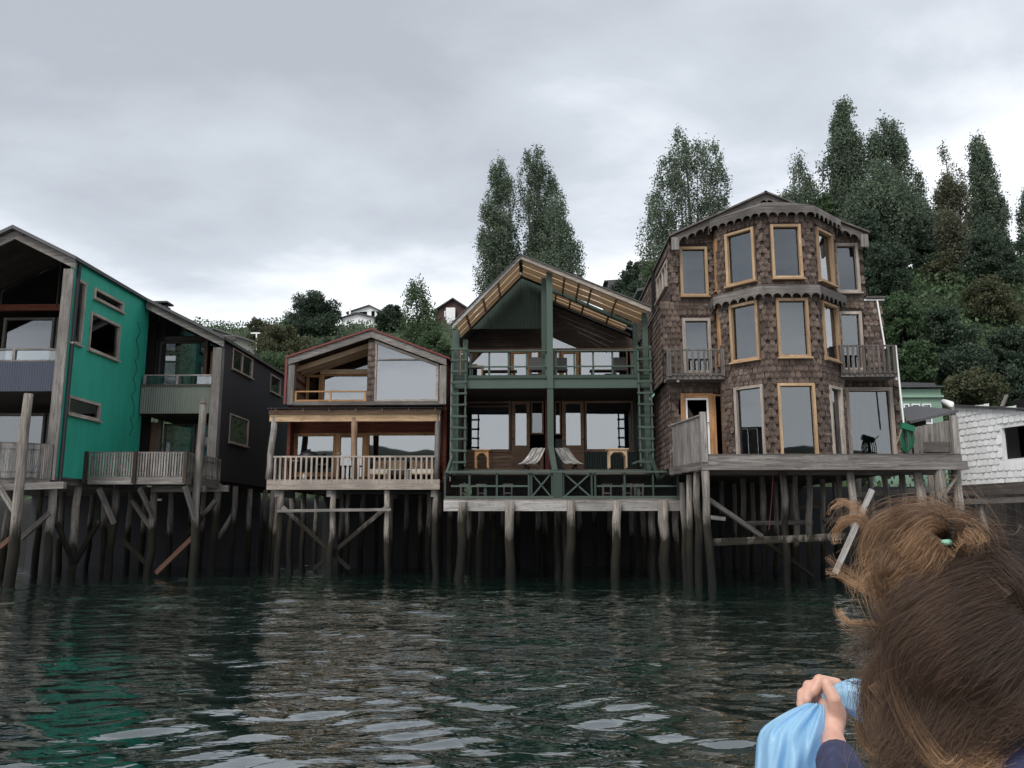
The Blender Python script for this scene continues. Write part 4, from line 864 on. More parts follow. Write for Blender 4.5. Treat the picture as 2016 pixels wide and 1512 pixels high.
# stools stored behind the deck railing
for i, px in enumerate((915, 948, 1000, 1195, 1235, 1258)):
    y = YD + .6 + .1 * (i % 2); q = P(px, 980, y); t_ = thing('wooden_stool', 'dim wooden stool behind the wire railing, ' + ('first', 'second', 'third', 'fourth', 'fifth', 'sixth')[i] + ' of the six from the left', 'stool', (q.x, y, zdk + .05), 'stools behind the green railing')
    z = zdk + .05; MB().box(q.x - .15, q.x + .15, y - .13, y + .13, z + .40, z + .44).build('seat', W_GREYD, t_)
    for sx in (-.13, .09):
        for sy in (-.11, .07): MB().box(q.x + sx, q.x + sx + .04, y + sy, y + sy + .04, z, z + .398).build('leg', W_GREYD, t_)
    MB().box(q.x - .09, q.x + .09, y - .118, y - .09, z + .15, z + .19).build('stretcher', W_GREYD, t_)

# things on the red house porch
zpp = zpf
q = P(606, 935, 25.9); t_ = thing('barbecue_grill', 'black kettle barbecue on the porch in front of the left window', 'grill', (q.x, 25.9, zpp))
def lathe(prof, c, n=14):
    m = MB(); b = 0
    for r, z in prof:
        for i in range(n): a = i * 2 * math.pi / n; m.v.append(Vector((c[0] + r * math.cos(a), c[1] + r * math.sin(a), c[2] + z)))
    for j in range(len(prof) - 1):
        for i in range(n): i2 = (i + 1) % n; m.f.append((j * n + i, j * n + i2, (j + 1) * n + i2, (j + 1) * n + i)); m.uv.append([(j, i), (j, i2), (j + 1, i2), (j + 1, i)])
    return m
lathe([(.02, .48), (.2, .52), (.29, .66), (.30, .72)], (q.x, 25.9, zpp)).build('bowl', P_IRON, t_, smooth=True)
lathe([(.305, .73), (.28, .84), (.18, .92), (.03, .95)], (q.x, 25.9, zpp)).build('lid', P_IRON, t_, smooth=True)
MB().box(q.x - .06, q.x + .06, 25.88, 25.92, zpp + .95, zpp + 1.0).build('handle', P_IRON, t_)
for a in (0.5, 2.6, 4.7): MB().tube([(q.x + .12 * math.cos(a), 25.9 + .12 * math.sin(a), zpp + .52), (q.x + .27 * math.cos(a), 25.9 + .27 * math.sin(a), zpp)], [.015] * 2, 6).build('leg', P_IRON, t_)
MB().box(q.x - .5, q.x - .3, 25.8, 26.0, zpp + .62, zpp + .65).build('side_shelf', W_PALE, t_)
MB().box(q.x + .28, q.x + .62, 25.75, 26.05, zpp + .5, zpp + .54).build('side_shelf', P_IRON, t_)
def sofa(label, px, w, y, pil):
    q = P(px, 940, y); t_ = thing('pallet_sofa', label, 'sofa', (q.x, y, zpp), 'pallet sofas on the porch')
    for k_ in range(3): MB().box(q.x - w / 2, q.x + w / 2, y - .35 + k_ * .26, y - .16 + k_ * .26, zpp + .20, zpp + .23).build('pallet_board', W_TAN, t_)
    for k_ in (-1, 0, 1): MB().box(q.x + k_ * (w / 2 - .05) - .045, q.x + k_ * (w / 2 - .05) + .045, y - .33, y + .33, zpp, zpp + .198).build('pallet_block', W_BROWN, t_)
    MB().obox((q.x, y - .02, zpp + .30), (w / 2 - .02, 0, 0), (0, .33, 0), (0, 0, .065)).build('seat_cushion', P_CUSH, t_)
    MB().obox((q.x, y + .34, zpp + .45), (w / 2, 0, 0), (0, .03, 0), (0, .04, .24)).build('backrest', W_TAN, t_)
    for k_ in pil: MB().obox((q.x + k_, y + .20, zpp + .50), (.17, 0, 0), (0, .06, .02), (0, -.05, .15)).build('pillow', W_BROWN, t_)
sofa('wooden pallet sofa with cream cushion under the right porch window, nearer the door', 762, 1.0, 26.1, (-.25,))
sofa('wooden pallet sofa with brown pillows at the right end of the porch', 832, .9, 26.1, (-.15, .22))
q = P(785, 942, 25.6); t_ = thing('low_table', 'low pale slatted table between the porch sofas', 'table', (q.x, 25.55, zpp))
for k_ in range(4): MB().box(q.x - .35, q.x + .35, 25.4 + k_ * .09, 25.48 + k_ * .09, zpp + .30, zpp + .325).build('top_slat', W_PALE, t_)
for sx in (-.33, .27):
    for sy in (25.41, 25.69): MB().box(q.x + sx, q.x + sx + .06, sy, sy + .05, zpp, zpp + .298).build('leg', W_PALE, t_)
q = P(598, 942, 25.3); t_ = tag(lathe([(.0, .0), (.04, .0), (.042, .14), (.015, .19), (.015, .22), (0, .22)], (q.x, 25.3, zpp), 10).build('white_bottle', P_PVC, smooth=True), 'small white bottle standing on the porch boards behind the balusters', 'bottle')

# ================================================================== SHINGLED HOUSE
YS, Y3 = 22.6, 21.2
SH = thing('stilt_house', 'tall brown house clad in rounded shingles with a three storey bay window', 'house', (7.0, YS, 0))
fs = Fr((0, YS, 0), X_)
u_ = lambda px, py: fs.uv(px, py)
zdeck = P(1600, 893, 20.5).z
# storey break heights on the flat facade
zb1 = u_(1370, 745)[1]; zb2 = u_(1370, 600)[1]
xg0, xg1 = u_(1323, 850)[0], u_(1775, 850)[0]; xm0, xm1 = u_(1305, 660)[0], u_(1737, 640)[0]; xt0, xt1 = u_(1320, 520)[0], u_(1699, 520)[0]
gpk = P(1508, 382, YS - .3); gel = P(1321, 468, YS - .3); ger = P(1706, 462, YS - .3)
sgl = (gpk.z - gel.z) / (gpk.x - gel.x); sgr = (gpk.z - ger.z) / (ger.x - gpk.x)
hz = lambda x: gpk.z - (sgl * (gpk.x - x) if x < gpk.x else sgr * (x - gpk.x))
# bay plan
b2 = hit(1420, 560, Vector((0, Y3 + .92, 0)), Y_).x; b3 = P(1503, 560, Y3).x; b4 = P(1603, 560, Y3).x
side = b4 - b3; dg = side * math.sqrt(.5)
P1, P2, P3, P4, P5, P6 = (b3 - dg, YS), (b3 - dg, Y3 + dg), (b3, Y3), (b4, Y3), (b4 + dg, Y3 + dg), (b4 + dg, YS)
def face(a, b): return Fr((a[0], a[1], 0), (b[0] - a[0], b[1] - a[1], 0)), math.hypot(b[0] - a[0], b[1] - a[1])
F1, l1 = face(P1, P2); F2, l2 = face(P2, P3); F3, l3 = face(P3, P4); F4, l4 = face(P4, P5); F5, l5 = face(P5, P6)
zt3 = F3.uv(1555, 424)[1]
def q4(fr, tl, br_): return fr.rect(tl, br_)
w3 = [F3.rect((1515, 443), (1581, 549)), F3.rect((1526, 588), (1596, 704)), F3.rect((1529, 755), (1611, 893))]
w2 = [F2.rect((1428, 458), (1490, 556)), F2.rect((1437, 604), (1498, 710)), F2.rect((1446, 760), (1510, 893))]
w4 = [F4.rect((1604, 451), (1641, 553)), F4.rect((1615, 596), (1653, 706)), F4.rect((1630, 762), (1662, 890))]
for W in (w3, w2, w4): W[2] = (W[2][0], zdeck - .02, W[2][2], W[2][3])
cl = lambda r, l: (max(r[0], .12), r[1], min(r[2], l - .12), r[3])
w2 = [cl(r, l2) for r in w2]; w4 = [cl(r, l4) for r in w4]; w3 = [cl(r, l3) for r in w3]
for q in range(3): w2[q] = (w2[q][0], w3[q][1], w2[q][2], w3[q][3]); w4[q] = (w4[q][0], w3[q][1], w4[q][2], w3[q][3])
w1 = [(.16, r[1], l1 - .1, r[3]) for r in w3[:2]]
wl = [fs.rect((1337, 487), (1395, 584)), fs.rect((1342, 627), (1402, 735)), fs.rect((1339, 775), (1433, 900))]
wr_ = [fs.rect((1640, 480), (1694, 577)), fs.rect((1649, 614), (1703, 730)), fs.rect((1662, 763), (1766, 900))]
bays = []
sh_spots, sh_par = [], []
def clad(fr, poly, holes, prio=0):
    w = wall(SH, fr, poly, holes, W_DARK, .12, 'wall')
    for s_ in shingle_spots(fr, poly, holes, SW, SHH): sh_spots.append(s_); sh_par.append(w)
    return w
SW, SHH = .138, .168
clad(F3, [(0, zdeck - .1), (l3, zdeck - .1), (l3, zt3), (0, zt3)], w3)
clad(F2, [(0, zdeck - .1), (l2, zdeck - .1), (l2, zt3), (0, zt3)], w2)
clad(F4, [(0, zdeck - .1), (l4, zdeck - .1), (l4, zt3), (0, zt3)], w4)
bl, br__ = P1[0], P6[0]
clad(fs, [(xg0, zdeck - .1), (bl, zdeck - .1), (bl, zb1), (xg0, zb1)], [wl[2]])
clad(fs, [(xm0, zb1 + .01), (bl, zb1 + .01), (bl, zb2), (xm0, zb2)], [wl[1]])
clad(fs, [(xt0, zb2 + .01), (bl, zb2 + .01), (bl, hz(bl) - .1), (xt0, hz(xt0) - .1)], [wl[0]])
clad(fs, [(br__, zdeck - .1), (xg1, zdeck - .1), (xg1, zb1), (br__, zb1)], [wr_[2]])
clad(fs, [(br__, zb1 + .01), (xm1, zb1 + .01), (xm1, zb2 + .12), (br__, zb2 + .12)], [wr_[1]])
clad(fs, [(br__, zb2 + .13), (xt1, zb2 + .13), (xt1, hz(xt1) - .1), (br__, hz(br__) - .1)], [wr_[0]])
wall(SH, F1, [(0, zdeck - .1), (l1, zdeck - .1), (l1, zt3), (0, zt3)], w1, W_BROWN, .1)
wall(SH, F5, [(0, zdeck - .1), (l5, zdeck - .1), (l5, zt3), (0, zt3)], [], W_DARK, .1)
wall(SH, fs, [(bl, zt3 - .05), (br__, zt3 - .05), (br__, hz(br__) - .1), (gpk.x, gpk.z - .1), (bl, hz(bl) - .1)], [], W_DARK, .1)
# left side wall, clad as well
fl_ = Fr((xt0, 32.0, 0), -Y_); lw = [rect_side(fl_, 1293, 546, 599, 1314, 513, 568)]
for xs_, za, zb_, hs in ((xg0, zdeck - .1, zb1, []), (xm0, zb1 + .01, zb2, []), (xt0, zb2 + .01, hz(xt0) - .12, lw)):
    f3 = Fr((xs_ - .002, 32.0, 0), -Y_); ps = [(0, za), (32 - YS - .005, za), (32 - YS - .005, zb_), (0, zb_)]; wls = wall(SH, f3, ps, hs, W_DARK, .1)
    for s_ in shingle_spots(f3, ps, hs, SW * 1.1, SHH): sh_spots.append(s_); sh_par.append(wls)
MB().obox(((xm0 + xt0) / 2 - .02, 27.4, zb2 + .03), ((xt0 - xm0) / 2 + .04, 0, .04), (0, 4.7, 0), (0, 0, .02)).build('side_roof', W_GREYD, SH)
window(SH, fl_, lw[0], .07, W_FRAMEG, G_BRIGHT, vbars=(.25, .5, .75))
MB().box(xg1 - .1, xg1, YS + .13, 32, zdeck - .1, zb1).build('side_wall', W_DARK, SH); MB().box(xm1 - .1, xm1 - .002, YS + .13, 32, zb1, zb2 + .12).build('side_wall', W_DARK, SH); MB().box(xt1 - .1, xt1 - .004, YS + .13, 32, zb2 + .12, hz(xt1) - .1).build('side_wall', W_DARK, SH)
# largest and nearest shingles become single objects
def rank(i): fr, u, v = sh_spots[i]; c = fr.at(u, v); vis = max(0.02, (EYEV - c).normalized().dot(fr.n)); return -vis / (EYEV - c).length_squared
order = sorted(range(len(sh_spots)), key=rank)
lay_shingles([sh_spots[i] for i in order], [sh_par[i] for i in order], SW, SHH, W_SHING, own=300, rest_parent=SH)
# windows
for i in range(3):
    mt = W_FRAME if i < 3 else W_FRAMEG
    window(SH, F3, w3[i], .07, W_FRAME, G_WIN, sill=i < 2, proud=.07); window(SH, F2, w2[i], .07, W_FRAME if i < 2 else W_FRAMEG, G_WIN, sill=i < 2, proud=.07)
    window(SH, F4, w4[i], .07, W_FRAME if i < 2 else W_FRAMEG, G_BRIGHT if i < 2 else G_WIN, sill=i < 2, proud=.07)
    if i < 2: window(SH, F1, w1[i], .07, W_ORANGE, G_WIN, proud=.05)
window(SH, fs, wl[0], .07, W_FRAME, G_WIN, proud=.07, curtain=[((.1, .2), (.28, .85), P_CURT, 'curtain')]); window(SH, fs, wl[1], .08, W_FRAMEG, G_WIN, proud=.06, sill=False)
d0 = wl[2]; xsp = fs.uv(1405, 830)[0]
window(SH, fs, (d0[0], zdeck, xsp, d0[3]), .13, W_ORANGE, G_WIN, proud=.06, name='door', sill=False, label='orange framed glass door with white inner edge')
ff = MB(); a0_, a1_ = d0[0] + .13, xsp - .13
for r in ((a0_, zdeck + .13, a0_ + .05, d0[3] - .13), (a1_ - .05, zdeck + .13, a1_, d0[3] - .13), (a0_ + .05, d0[3] - .18, a1_ - .05, d0[3] - .13)): ff.obox(fs.at((r[0] + r[2]) / 2, (r[1] + r[3]) / 2, .02), fs.u * (r[2] - r[0]) / 2, Z_ * (r[3] - r[1]) / 2, fs.n * .02)
ff.build('door_trim', P_WHITE, SH); MB().beam(fs.at(a1_ + .0, zdeck + 1.02, .09), fs.at(a1_ - .16, zdeck + 1.0, .10), .02, .02).build('door_handle', P_IRON, SH)
window(SH, fs, (xsp + .004, zdeck, d0[2], d0[3] - .02), .06, W_ORANGE, G_WIN, proud=.04, sill=False)
window(SH, fs, wr_[0], .08, W_FRAMEG, G_WIN, proud=.07); window(SH, fs, wr_[1], .08, W_FRAMEG, G_WIN, proud=.06, sill=False)
window(SH, fs, (wr_[2][0], zdeck, wr_[2][2], wr_[2][3]), .10, W_FRAMEG, G_WIN, proud=.06, sill=False)
# room seen through the right ground window
MB().box(br__ + .1, xg1 - .12, YS + 1.9, YS + 2.0, zdeck, zb1 - .1).build('inner_wall', P_INT, SH)
MB().box(br__ + 1.15, br__ + 1.27, YS + 1.8, YS + 1.89, zdeck, zb1 - .5).build('inner_post', W_TAN, SH)
MB().box(br__ + 1.35, br__ + 2.05, YS + 1.86, YS + 1.89, zdeck + .95, zdeck + 1.75).build('inner_window', P_CURT, SH)
fa_ = MB().box(br__ + .30, br__ + .80, YS + 1.84, YS + 1.89, zdeck + .75, zdeck + 1.2).build('picture_frame', P_WHITE, SH); MB().box(br__ + .38, br__ + .72, YS + 1.825, YS + 1.839, zdeck + .83, zdeck + 1.12).build('picture', P_OLIVE, fa_)
MB().box(xm0 + .15, br__ + .1, YS + 2.8, YS + 2.9, zdeck, hz(xt0)).build('inner_wall', P_DARK, SH)
MB().box(br__ + .1, xt1 - .1, YS + 2.8, YS + 2.9, zb1, hz(xt1) - .2).build('inner_wall', P_DARK, SH)
for z in (zb1, zb2 - .02): MB().plate([(xt0 + .1, YS + .13), (bl + .06, YS + .13), (bl + .06, P2[1] + .06), (b3, Y3 + .14), (b4, Y3 + .14), (br__ - .06, P5[1] + .06), (br__ - .06, YS + .13), (xt1 - .12, YS + .13), (xt1 - .12, 32), (xt0 + .1, 32)], (0, 0, z), X_, Y_, Z_, .1).build('floor', W_DARK, SH)
# scalloped fascias and skirts round the bay
def scallop(parent, A, B, h, r, mat=W_GREYD, name='scalloped_fascia', th=.03, drop=(0, 0)):
    """board from A to B (top edge), lower edge cut in scallops"""
    A, B = Vector(A), Vector(B); d = B - A; n = max(2, round(d.length / r)); u = d.normalized(); pl = [(0, 0)]
    w = d.length / n
    for i in range(n):
        for s_ in range(0, 6): a = math.pi * s_ / 6; pl.append((i * w + w * .5 - math.cos(a) * w * .5, -h + math.sin(a) * w * .55))
    pl += [(d.length, -h), (d.length, 0)]
    nn = Vector((u.x, u.y, 0)).cross(Z_).normalized()
    return MB().plate(pl[::-1], A, u, Z_, nn, th).build(name, mat, parent)
def offset_pts(o): return [Vector((P1[0] - o, P1[1], 0)), Vector((P2[0] - o, P2[1] - o * .41, 0)), Vector((P3[0] - o * .41, P3[1] - o, 0)), Vector((P4[0] + o * .41, P4[1] - o, 0)), Vector((P5[0] + o, P5[1] - o * .41, 0)), Vector((P6[0] + o, P6[1], 0))]
for ztop, h, o in ((F3.uv(1553, 411)[1], .30, .20), (F3.uv(1560, 566)[1], .34, .20)):
    op = offset_pts(o); ip = offset_pts(-.02)
    for a, b_ in zip(op[:-1], op[1:]): scallop(SH, a + Z_ * ztop, b_ + Z_ * ztop, h, .235)
    up_h = .10 if ztop < 8 else .55
    m = MB(); inn = offset_pts(-.02 if ztop < 8 else -.9)
    for a, b_, c, d in zip(op[:-1], op[1:], inn[1:], inn[:-1]):
        b0 = len(m.v); m.v += [a + Z_ * (ztop + .01), b_ + Z_ * (ztop + .01), Vector((c.x, max(c.y, Y3 + .02), 0)) + Z_ * (ztop + up_h), Vector((d.x, max(d.y, Y3 + .02), 0)) + Z_ * (ztop + up_h)]; m.f.append((b0, b0 + 1, b0 + 2, b0 + 3)); m.uv.append([(0, 0), (1, 0), (1, 1), (0, 1)])
    m.build('bay_roof', W_GREYD, SH)
    m = MB()
    for a, b_, c, d in zip(op[:-1], op[1:], ip[1:], ip[:-1]): b0 = len(m.v); m.v += [a + Z_ * (ztop - .04), b_ + Z_ * (ztop - .04), c + Z_ * (ztop - .04), d + Z_ * (ztop - .04)]; m.f.append((b0, b0 + 3, b0 + 2, b0 + 1)); m.uv.append([(0, 0), (1, 0), (1, 1), (0, 1)])
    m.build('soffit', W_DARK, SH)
# main gable bargeboards and roof
for x0, x1 in ((gel.x, gpk.x), (gpk.x, ger.x)):
    A, B = Vector((x0, YS - .34, hz(x0) + .0)), Vector((x1, YS - .34, hz(x1) + .0)); scallop(SH, A, B, .29, .25, W_GREYD, 'bargeboard')
    MB().plate([(x0 - .06, hz(x0) + .01), (x1 + .06 if x1 > 8 else x1, hz(x1) + .01), (x1 + .06 if x1 > 8 else x1, hz(x1) + .06), (x0 - .06, hz(x0) + .06)], (0, YS - .42, 0), X_, Z_, -Y_, 10).build('roof', W_GREYD, SH)
for p_, w in ((gel, .2), (ger, -.2)): MB().box(p_.x, p_.x + w, YS - .40, YS - .345, hz(p_.x) - .38, hz(p_.x) - .02).build('eave_bracket', W_GREY, SH)
MB().box(xt1 - .02, xm1 + .12, YS - .1, 30, zb2 + .14, zb2 + .19).build('side_roof', W_GREYD, SH)
MB().beam((xt1 - .05, YS - .02, zb2 + .1), (xm1 + .1, YS - .02, zb2 + .1), .03, .05).build('gutter', P_PVC, SH)
pts = [P(1727, 592, YS - .06), P(1747, 715, YS - .06), P(1764, 730, YS - .1), P(1778, 830, YS - .1)]
MB().tube([P(1727, 592, YS - .06), P(1745, 700, YS - .06)], [.022] * 2, 6).build('downpipe', P_PVC, SH); MB().tube([P(1763, 680, 21.9), P(1779, 832, 21.9)], [.024] * 2, 6).build('downpipe', P_PVC, SH)
# balconies
def balcony(pxa, pxb, pyt, pyb, y, nb_, xw0, xw1):
    a = P(pxa, pyb, y); b_ = P(pxb, pyb, y); h = P(pxa, pyt, y).z - a.z
    MB().box(a.x, b_.x, y, YS, a.z - .08, a.z).build('balcony_floor', W_GREYD, SH)
    railing(SH, (a.x, y, a.z), (b_.x, y, a.z), h, nb_, .055, W_GREYD, pmat=W_GREYD, bd=.025, name='balcony_railing', posts=(.03, .97), postw=.09, top=.04, bot=.05)
    for x in (a.x + .03, b_.x - .03): railing(SH, (x, y + .05, a.z), (x, YS - .02, a.z), h, 4, .055, W_GREYD, bd=.025, name='balcony_railing', top=.04)
balcony(1314, 1427, 689, 741, 22.0, 10, 0, 0)
balcony(1656, 1766, 681, 736, 21.9, 11, 0, 0)
MB().tube([P(1335, 746, 22.1), P(1335, 752, 22.1)], [.03, .04], 8).build('lamp', P_PVC, SH); MB().tube([P(1764, 742, 22.0), P(1764, 748, 22.0)], [.03, .04], 8).build('lamp', P_PVC, SH)
# deck
DX0, DX1, YK = P(1381, 910, 20.5).x, P(1904, 910, 20.5).x, 20.5
zt_b, zm_b, zb_b = P(1600, 893, YK).z, P(1600, 908, YK).z, P(1600, 925, YK).z
xj1 = P(1672, 910, YK).x
for x0, x1 in ((DX0 + .12, xj1 - .003), (xj1, DX1 - .1)): MB().box(x0, x1, YK + .03, YK + .16, zm_b + .003, zt_b - .03).build('deck_beam', W_GREY, SH)
MB().box(DX0, DX1, YK - .03, YK + .14, zb_b, zm_b).build('deck_beam', W_GREY, SH)
for i in range(9): y0 = YK + .02 + i * .24; MB().box(DX0 + .1, DX1 - .12, y0, y0 + .23, zt_b - .028, zt_b + random.uniform(-.004, .006)).build('deck_plank', W_GREYD, SH)
# solid plank parapet at the left end, receding
pa, pb = Vector((DX0 + .06, YK + .06, zb_b)), Vector((xg0 - .02, YS + .2, zb_b)); nP = 9; hp = P(1385, 820, YK).z - zb_b
for i in range(nP):
    a_ = pa.lerp(pb, (i + .03) / nP); b_ = pa.lerp(pb, (i + .97) / nP); c = (a_ + b_) / 2; d_ = (b_ - a_)
    MB().obox(c + Z_ * (hp / 2 + .02 * random.random()), d_ / 2, d_.cross(Z_).normalized() * .018, Z_ * (hp / 2 + random.uniform(-.01, .02))).build('parapet_plank', W_GREY, SH)
MB().beam(pa + Z_ * .12 + Vector((-.03, 0, 0)), pb + Z_ * .12 + Vector((-.03, 0, 0)), .05, .2).build('parapet_beam', W_GREYD, SH)
MB().beam(pa + Z_ * (hp + .04), pb + Z_ * (hp + .04), .1, .04).build('parapet_cap', W_GREY, SH)
MB().box(DX0 + .0, DX0 + .15, YK - .06, YK + .06, zm_b - .02, zm_b + hp - .1).build('corner_post', W_GREY, SH)
# plank screen at the right end
sa, sb = P(1800, 890, 22.0), P(1886, 893, 21.2); zsc0, zsc1 = P(1800, 842, 22.0).z, P(1880, 826, 21.3).z
nP = 8
for i in range(nP):
    a_ = sa.lerp(sb, (i + .03) / nP); b_ = sa.lerp(sb, (i + .97) / nP); d_ = b_ - a_; zt_ = zsc0 + (zsc1 - zsc0) * (i + .5) / nP
    MB().obox(Vector(((a_.x + b_.x) / 2, (a_.y + b_.y) / 2, (zt_b + zt_) / 2)), Vector((d_.x, d_.y, 0)) / 2, Vector((d_.y, -d_.x, 0)).normalized() * .015, Z_ * (zt_ - zt_b) / 2).build('screen_plank', W_GREY, SH)
MB().beam(P(1818, 880, 21.7), P(1870, 880, 21.3), .06, .26).build('screen_beam', W_GREYD, SH)
MB().box(P(1874, 850, 21.1).x, P(1886, 850, 21.1).x, 21.05, 21.17, zt_b, P(1880, 818, 21.1).z).build('screen_post', W_GREY, SH)
MB().box(xg0, DX1 + 7, 31.0, 31.1, -1.5, zdeck - .33).build('shade_sheet', P_BLACK, SH)  # added black sheet, shade below the deck put in as colour
# stilts of the shingled house
for (px, py), (qx, qy), y, r in (((1388, 927), (1399, 1155), YK + .05, .105), ((1372, 930), (1376, 1140), 21.2, .10), ((1357, 935), (1362, 1130), 22.0, .095), ((1343, 950), (1350, 1120), 23.0, .09), ((1540, 930), (1549, 1140), 21.6, .10), ((1672, 927), (1690, 1130), YK + .3, .105), ((1500, 930), (1505, 1120), 24.5, .10), ((1462, 930), (1464, 1120), 25.5, .10), ((1565, 930), (1572, 1120), 24.5, .09), ((1592, 930), (1596, 1120), 24.0, .10), ((1618, 930), (1622, 1110), 26, .09), ((1650, 930), (1655, 1100), 24, .09), ((1480, 940), (1482, 1100), 28, .09), ((1526, 940), (1530, 1110), 27, .09), ((1420, 940), (1424, 1110), 27, .09), ((1740, 930), (1760, 1120), 23, .09), ((1775, 930), (1790, 1120), 22, .09), ((1807, 927), (1830, 1150), 20.9, .13), ((1848, 915), (1868, 1150), 20.6, .15), ((1880, 925), (1910, 1150), 20.9, .12), ((1712, 930), (1725, 1110), 25, .09), ((1640, 930), (1646, 1100), 27.5, .08), ((1830, 930), (1850, 1120), 24, .09), ((1555, 930), (1560, 1100), 28.5, .08), ((1445, 940), (1447, 1100), 29, .08), ((1690, 930), (1700, 1100), 28, .08)):
    a_, b_ = P(px, py, y), P(qx, qy, y); f_ = (a_.z + 1.2) / (a_.z - b_.z); pile(SH, a_.x, y, a_.z, r=r, lean=((b_.x - a_.x) * f_ + random.uniform(-.04, .04), 0))
for a, b_, w, h, mt in (((1396, 1068, 20.7), (1665, 1056, 21.0), .06, .17, W_PILE), ((1470, 1030, 24.3), (1600, 1028, 24.3), .06, .12, W_GREYD), ((1396, 984, 20.9), (1500, 1056, 21.4), .10, .11, W_GREYD), ((1500, 1062, 21.5), (1600, 1134, 22.4), .09, .09, W_PILE), ((1570, 1000, 26), (1740, 975, 26), .06, .14, W_GREYD), ((1398, 1018, 21.6), (1428, 1022, 21.6), .05, .1, W_PALE), ((1620, 1025, 25), (1660, 1022, 25), .1, .16, W_PILE), ((1680, 975, 23.5), (1860, 960, 23), .06, .12, W_GREY), ((1862, 970, 20.8), (1886, 935, 20.7), .06, .07, W_GREY)):
    MB().beam(P(*a), P(*b_), w, h).build('cross_beam' if w < .08 else 'brace', mt, SH)
MB().tube([P(1522, 930, 21.5), P(1519, 985, 21.5), P(1514, 1043, 21.5)], [.012] * 3, 5).build('rope', W_RED, SH)
MB().box(DX0 + .2, DX1 - .2, YK + 1.2, YK + 1.36, zb_b - .05, zm_b - .01).build('joist', W_GREYD, SH); MB().box(xg0, xg1, YS, 32, zdeck - .32, zdeck - .12).build('floor', W_DARK, SH)
tag(MB().beam(P(1717, 964, 20.2), P(1644, 1128, 20.15), .05, .13).build('leaning_board', W_PALE), 'pale bare plank leaning steeply among the stilts behind the hair', 'plank')
# hose reel on the deck
q = P(1787, 889, 21.4); HR = thing('garden_hose', 'green garden hose coiled and hanging at the right end of the shingled house deck', 'hose', (q.x, 21.4, zt_b))
for k_ in range(5):
    o = (k_ - 2) * .035; pts = []
    for s_ in range(13): a = s_ / 12 * 2 * math.pi; pts.append(Vector((q.x + o + .10 * math.sin(a) * (1 + .1 * k_), 21.4 + o * .6, zt_b + .40 + .30 * math.cos(a) + .02 * k_)))
    MB().tube(pts, [.014] * 13, 6, caps=False).build('hose_loop', P_HOSE, HR, smooth=True)
MB().obox((q.x + .02, 21.36, zt_b + .74), (.16, 0, -.05), (0, .07, 0), (.02, 0, .07)).build('hose_hanger', P_HOSE, HR)
MB().beam((q.x, 21.45, zt_b), (q.x, 21.45, zt_b + .7), .06, .06).build('hose_post', P_GREEN, HR)
tag(MB().beam(P(1761, 888, 21.3), P(1775, 845, 21.9), .02, .02).build('broom_stick', W_FRAME), 'thin pale stick leaning on the wall beside the green hose', 'stick')

# ================================================================== WHITE SHINGLED BUILDING AT THE RIGHT
wA = P(1888, 880, 24.6); wB = P(2080, 880, 21.6)
fw2 = Fr((wA.x, wA.y, 0), (wB.x - wA.x, wB.y - wA.y, 0)); lw_ = math.hypot(wB.x - wA.x, wB.y - wA.y)
WB = thing('shingled_shed', 'white building with rounded white shingles and a square black opening', 'building', (wA.x, wA.y, 0))
c_ = [fw2.uv(1905, 953), fw2.uv(2080, 932), fw2.uv(2080, 812), fw2.uv(1887, 798)]
pw = [(0, c_[0][1]), (lw_, c_[0][1]), (lw_, c_[2][1]), (0, c_[3][1])]
ho = fw2.rect((1972, 843), (2060, 897))
ww = wall(WB, fw2, pw, [ho], P_WHITE, .1)
ss = shingle_spots(fw2, pw, [ho], .20, .185); lay_shingles(ss, [ww] * len(ss), .20, .185, P_WHITE, .009, own=300, rest_parent=WB, rounded='soft')
dv = Vector((-fw2.n.x, -fw2.n.y, 0))
for uu, th in ((.0, .1), (lw_ - .1, .1)): MB().obox(fw2.at(uu + .05, (c_[0][1] + c_[3][1]) / 2, -2.7), fw2.u * .05, Z_ * (c_[3][1] - c_[0][1]) / 2, dv * 2.55).build('side_wall', P_WHITE, WB)
MB().obox(fw2.at(lw_ / 2, (c_[0][1] + c_[3][1]) / 2, -2.2), fw2.u * lw_ / 2, Z_ * 1.4, dv * .05).build('inner_wall', P_DARK, WB)
MB().obox(fw2.at(lw_ / 2, c_[0][1] - .05, -2.6), fw2.u * lw_ / 2, Z_ * .05, dv * 2.6).build('floor', W_DARK, WB)
MB().plate([(-.15, c_[3][1] + .02), (lw_ + .1, c_[2][1] + .02), (lw_ + .1, c_[2][1] + .07), (-.15, c_[3][1] + .07)], fw2.at(0, 0, .12), fw2.u, Z_, fw2.n, 5).build('roof', P_ROOF, WB)
MB().obox(fw2.at(lw_ / 2, c_[0][1] - .19, .05), fw2.u * (lw_ / 2 + .1), Z_ * .16, dv * .09).build('floor_beam', W_GREYD, WB)
MB().obox(fw2.at(lw_ / 2, c_[0][1] - .5, .0), fw2.u * (lw_ / 2 + .1), Z_ * .08, dv * .09).build('floor_beam', W_GREY, WB)
for uu, d in ((.5, -.1), (1.95, -.1), (3.2, -.1), (.9, -2), (2.4, -2.2), (1.5, -3.5), (3.3, -3)): q = fw2.at(uu, 0, d); pile(WB, q.x, q.y, c_[0][1] - .4, r=.11, lean=(.18, 0))
q = fw2.at(-.08, c_[3][1] + .05, .15); MB().tube([q + Vector((0, .3, .12)), q + Vector((0, -.1, -.02)), q + Vector((0, -.16, -.15))], [.09, .11, .05], 8).build('gutter_end', P_PVC, WB, smooth=True)
MB().tube([fw2.at(-.03, c_[3][1] - .1, .1), fw2.at(-.03, c_[0][1] + .9, .1)], [.03] * 2, 6).build('downpipe', P_PVC, WB)
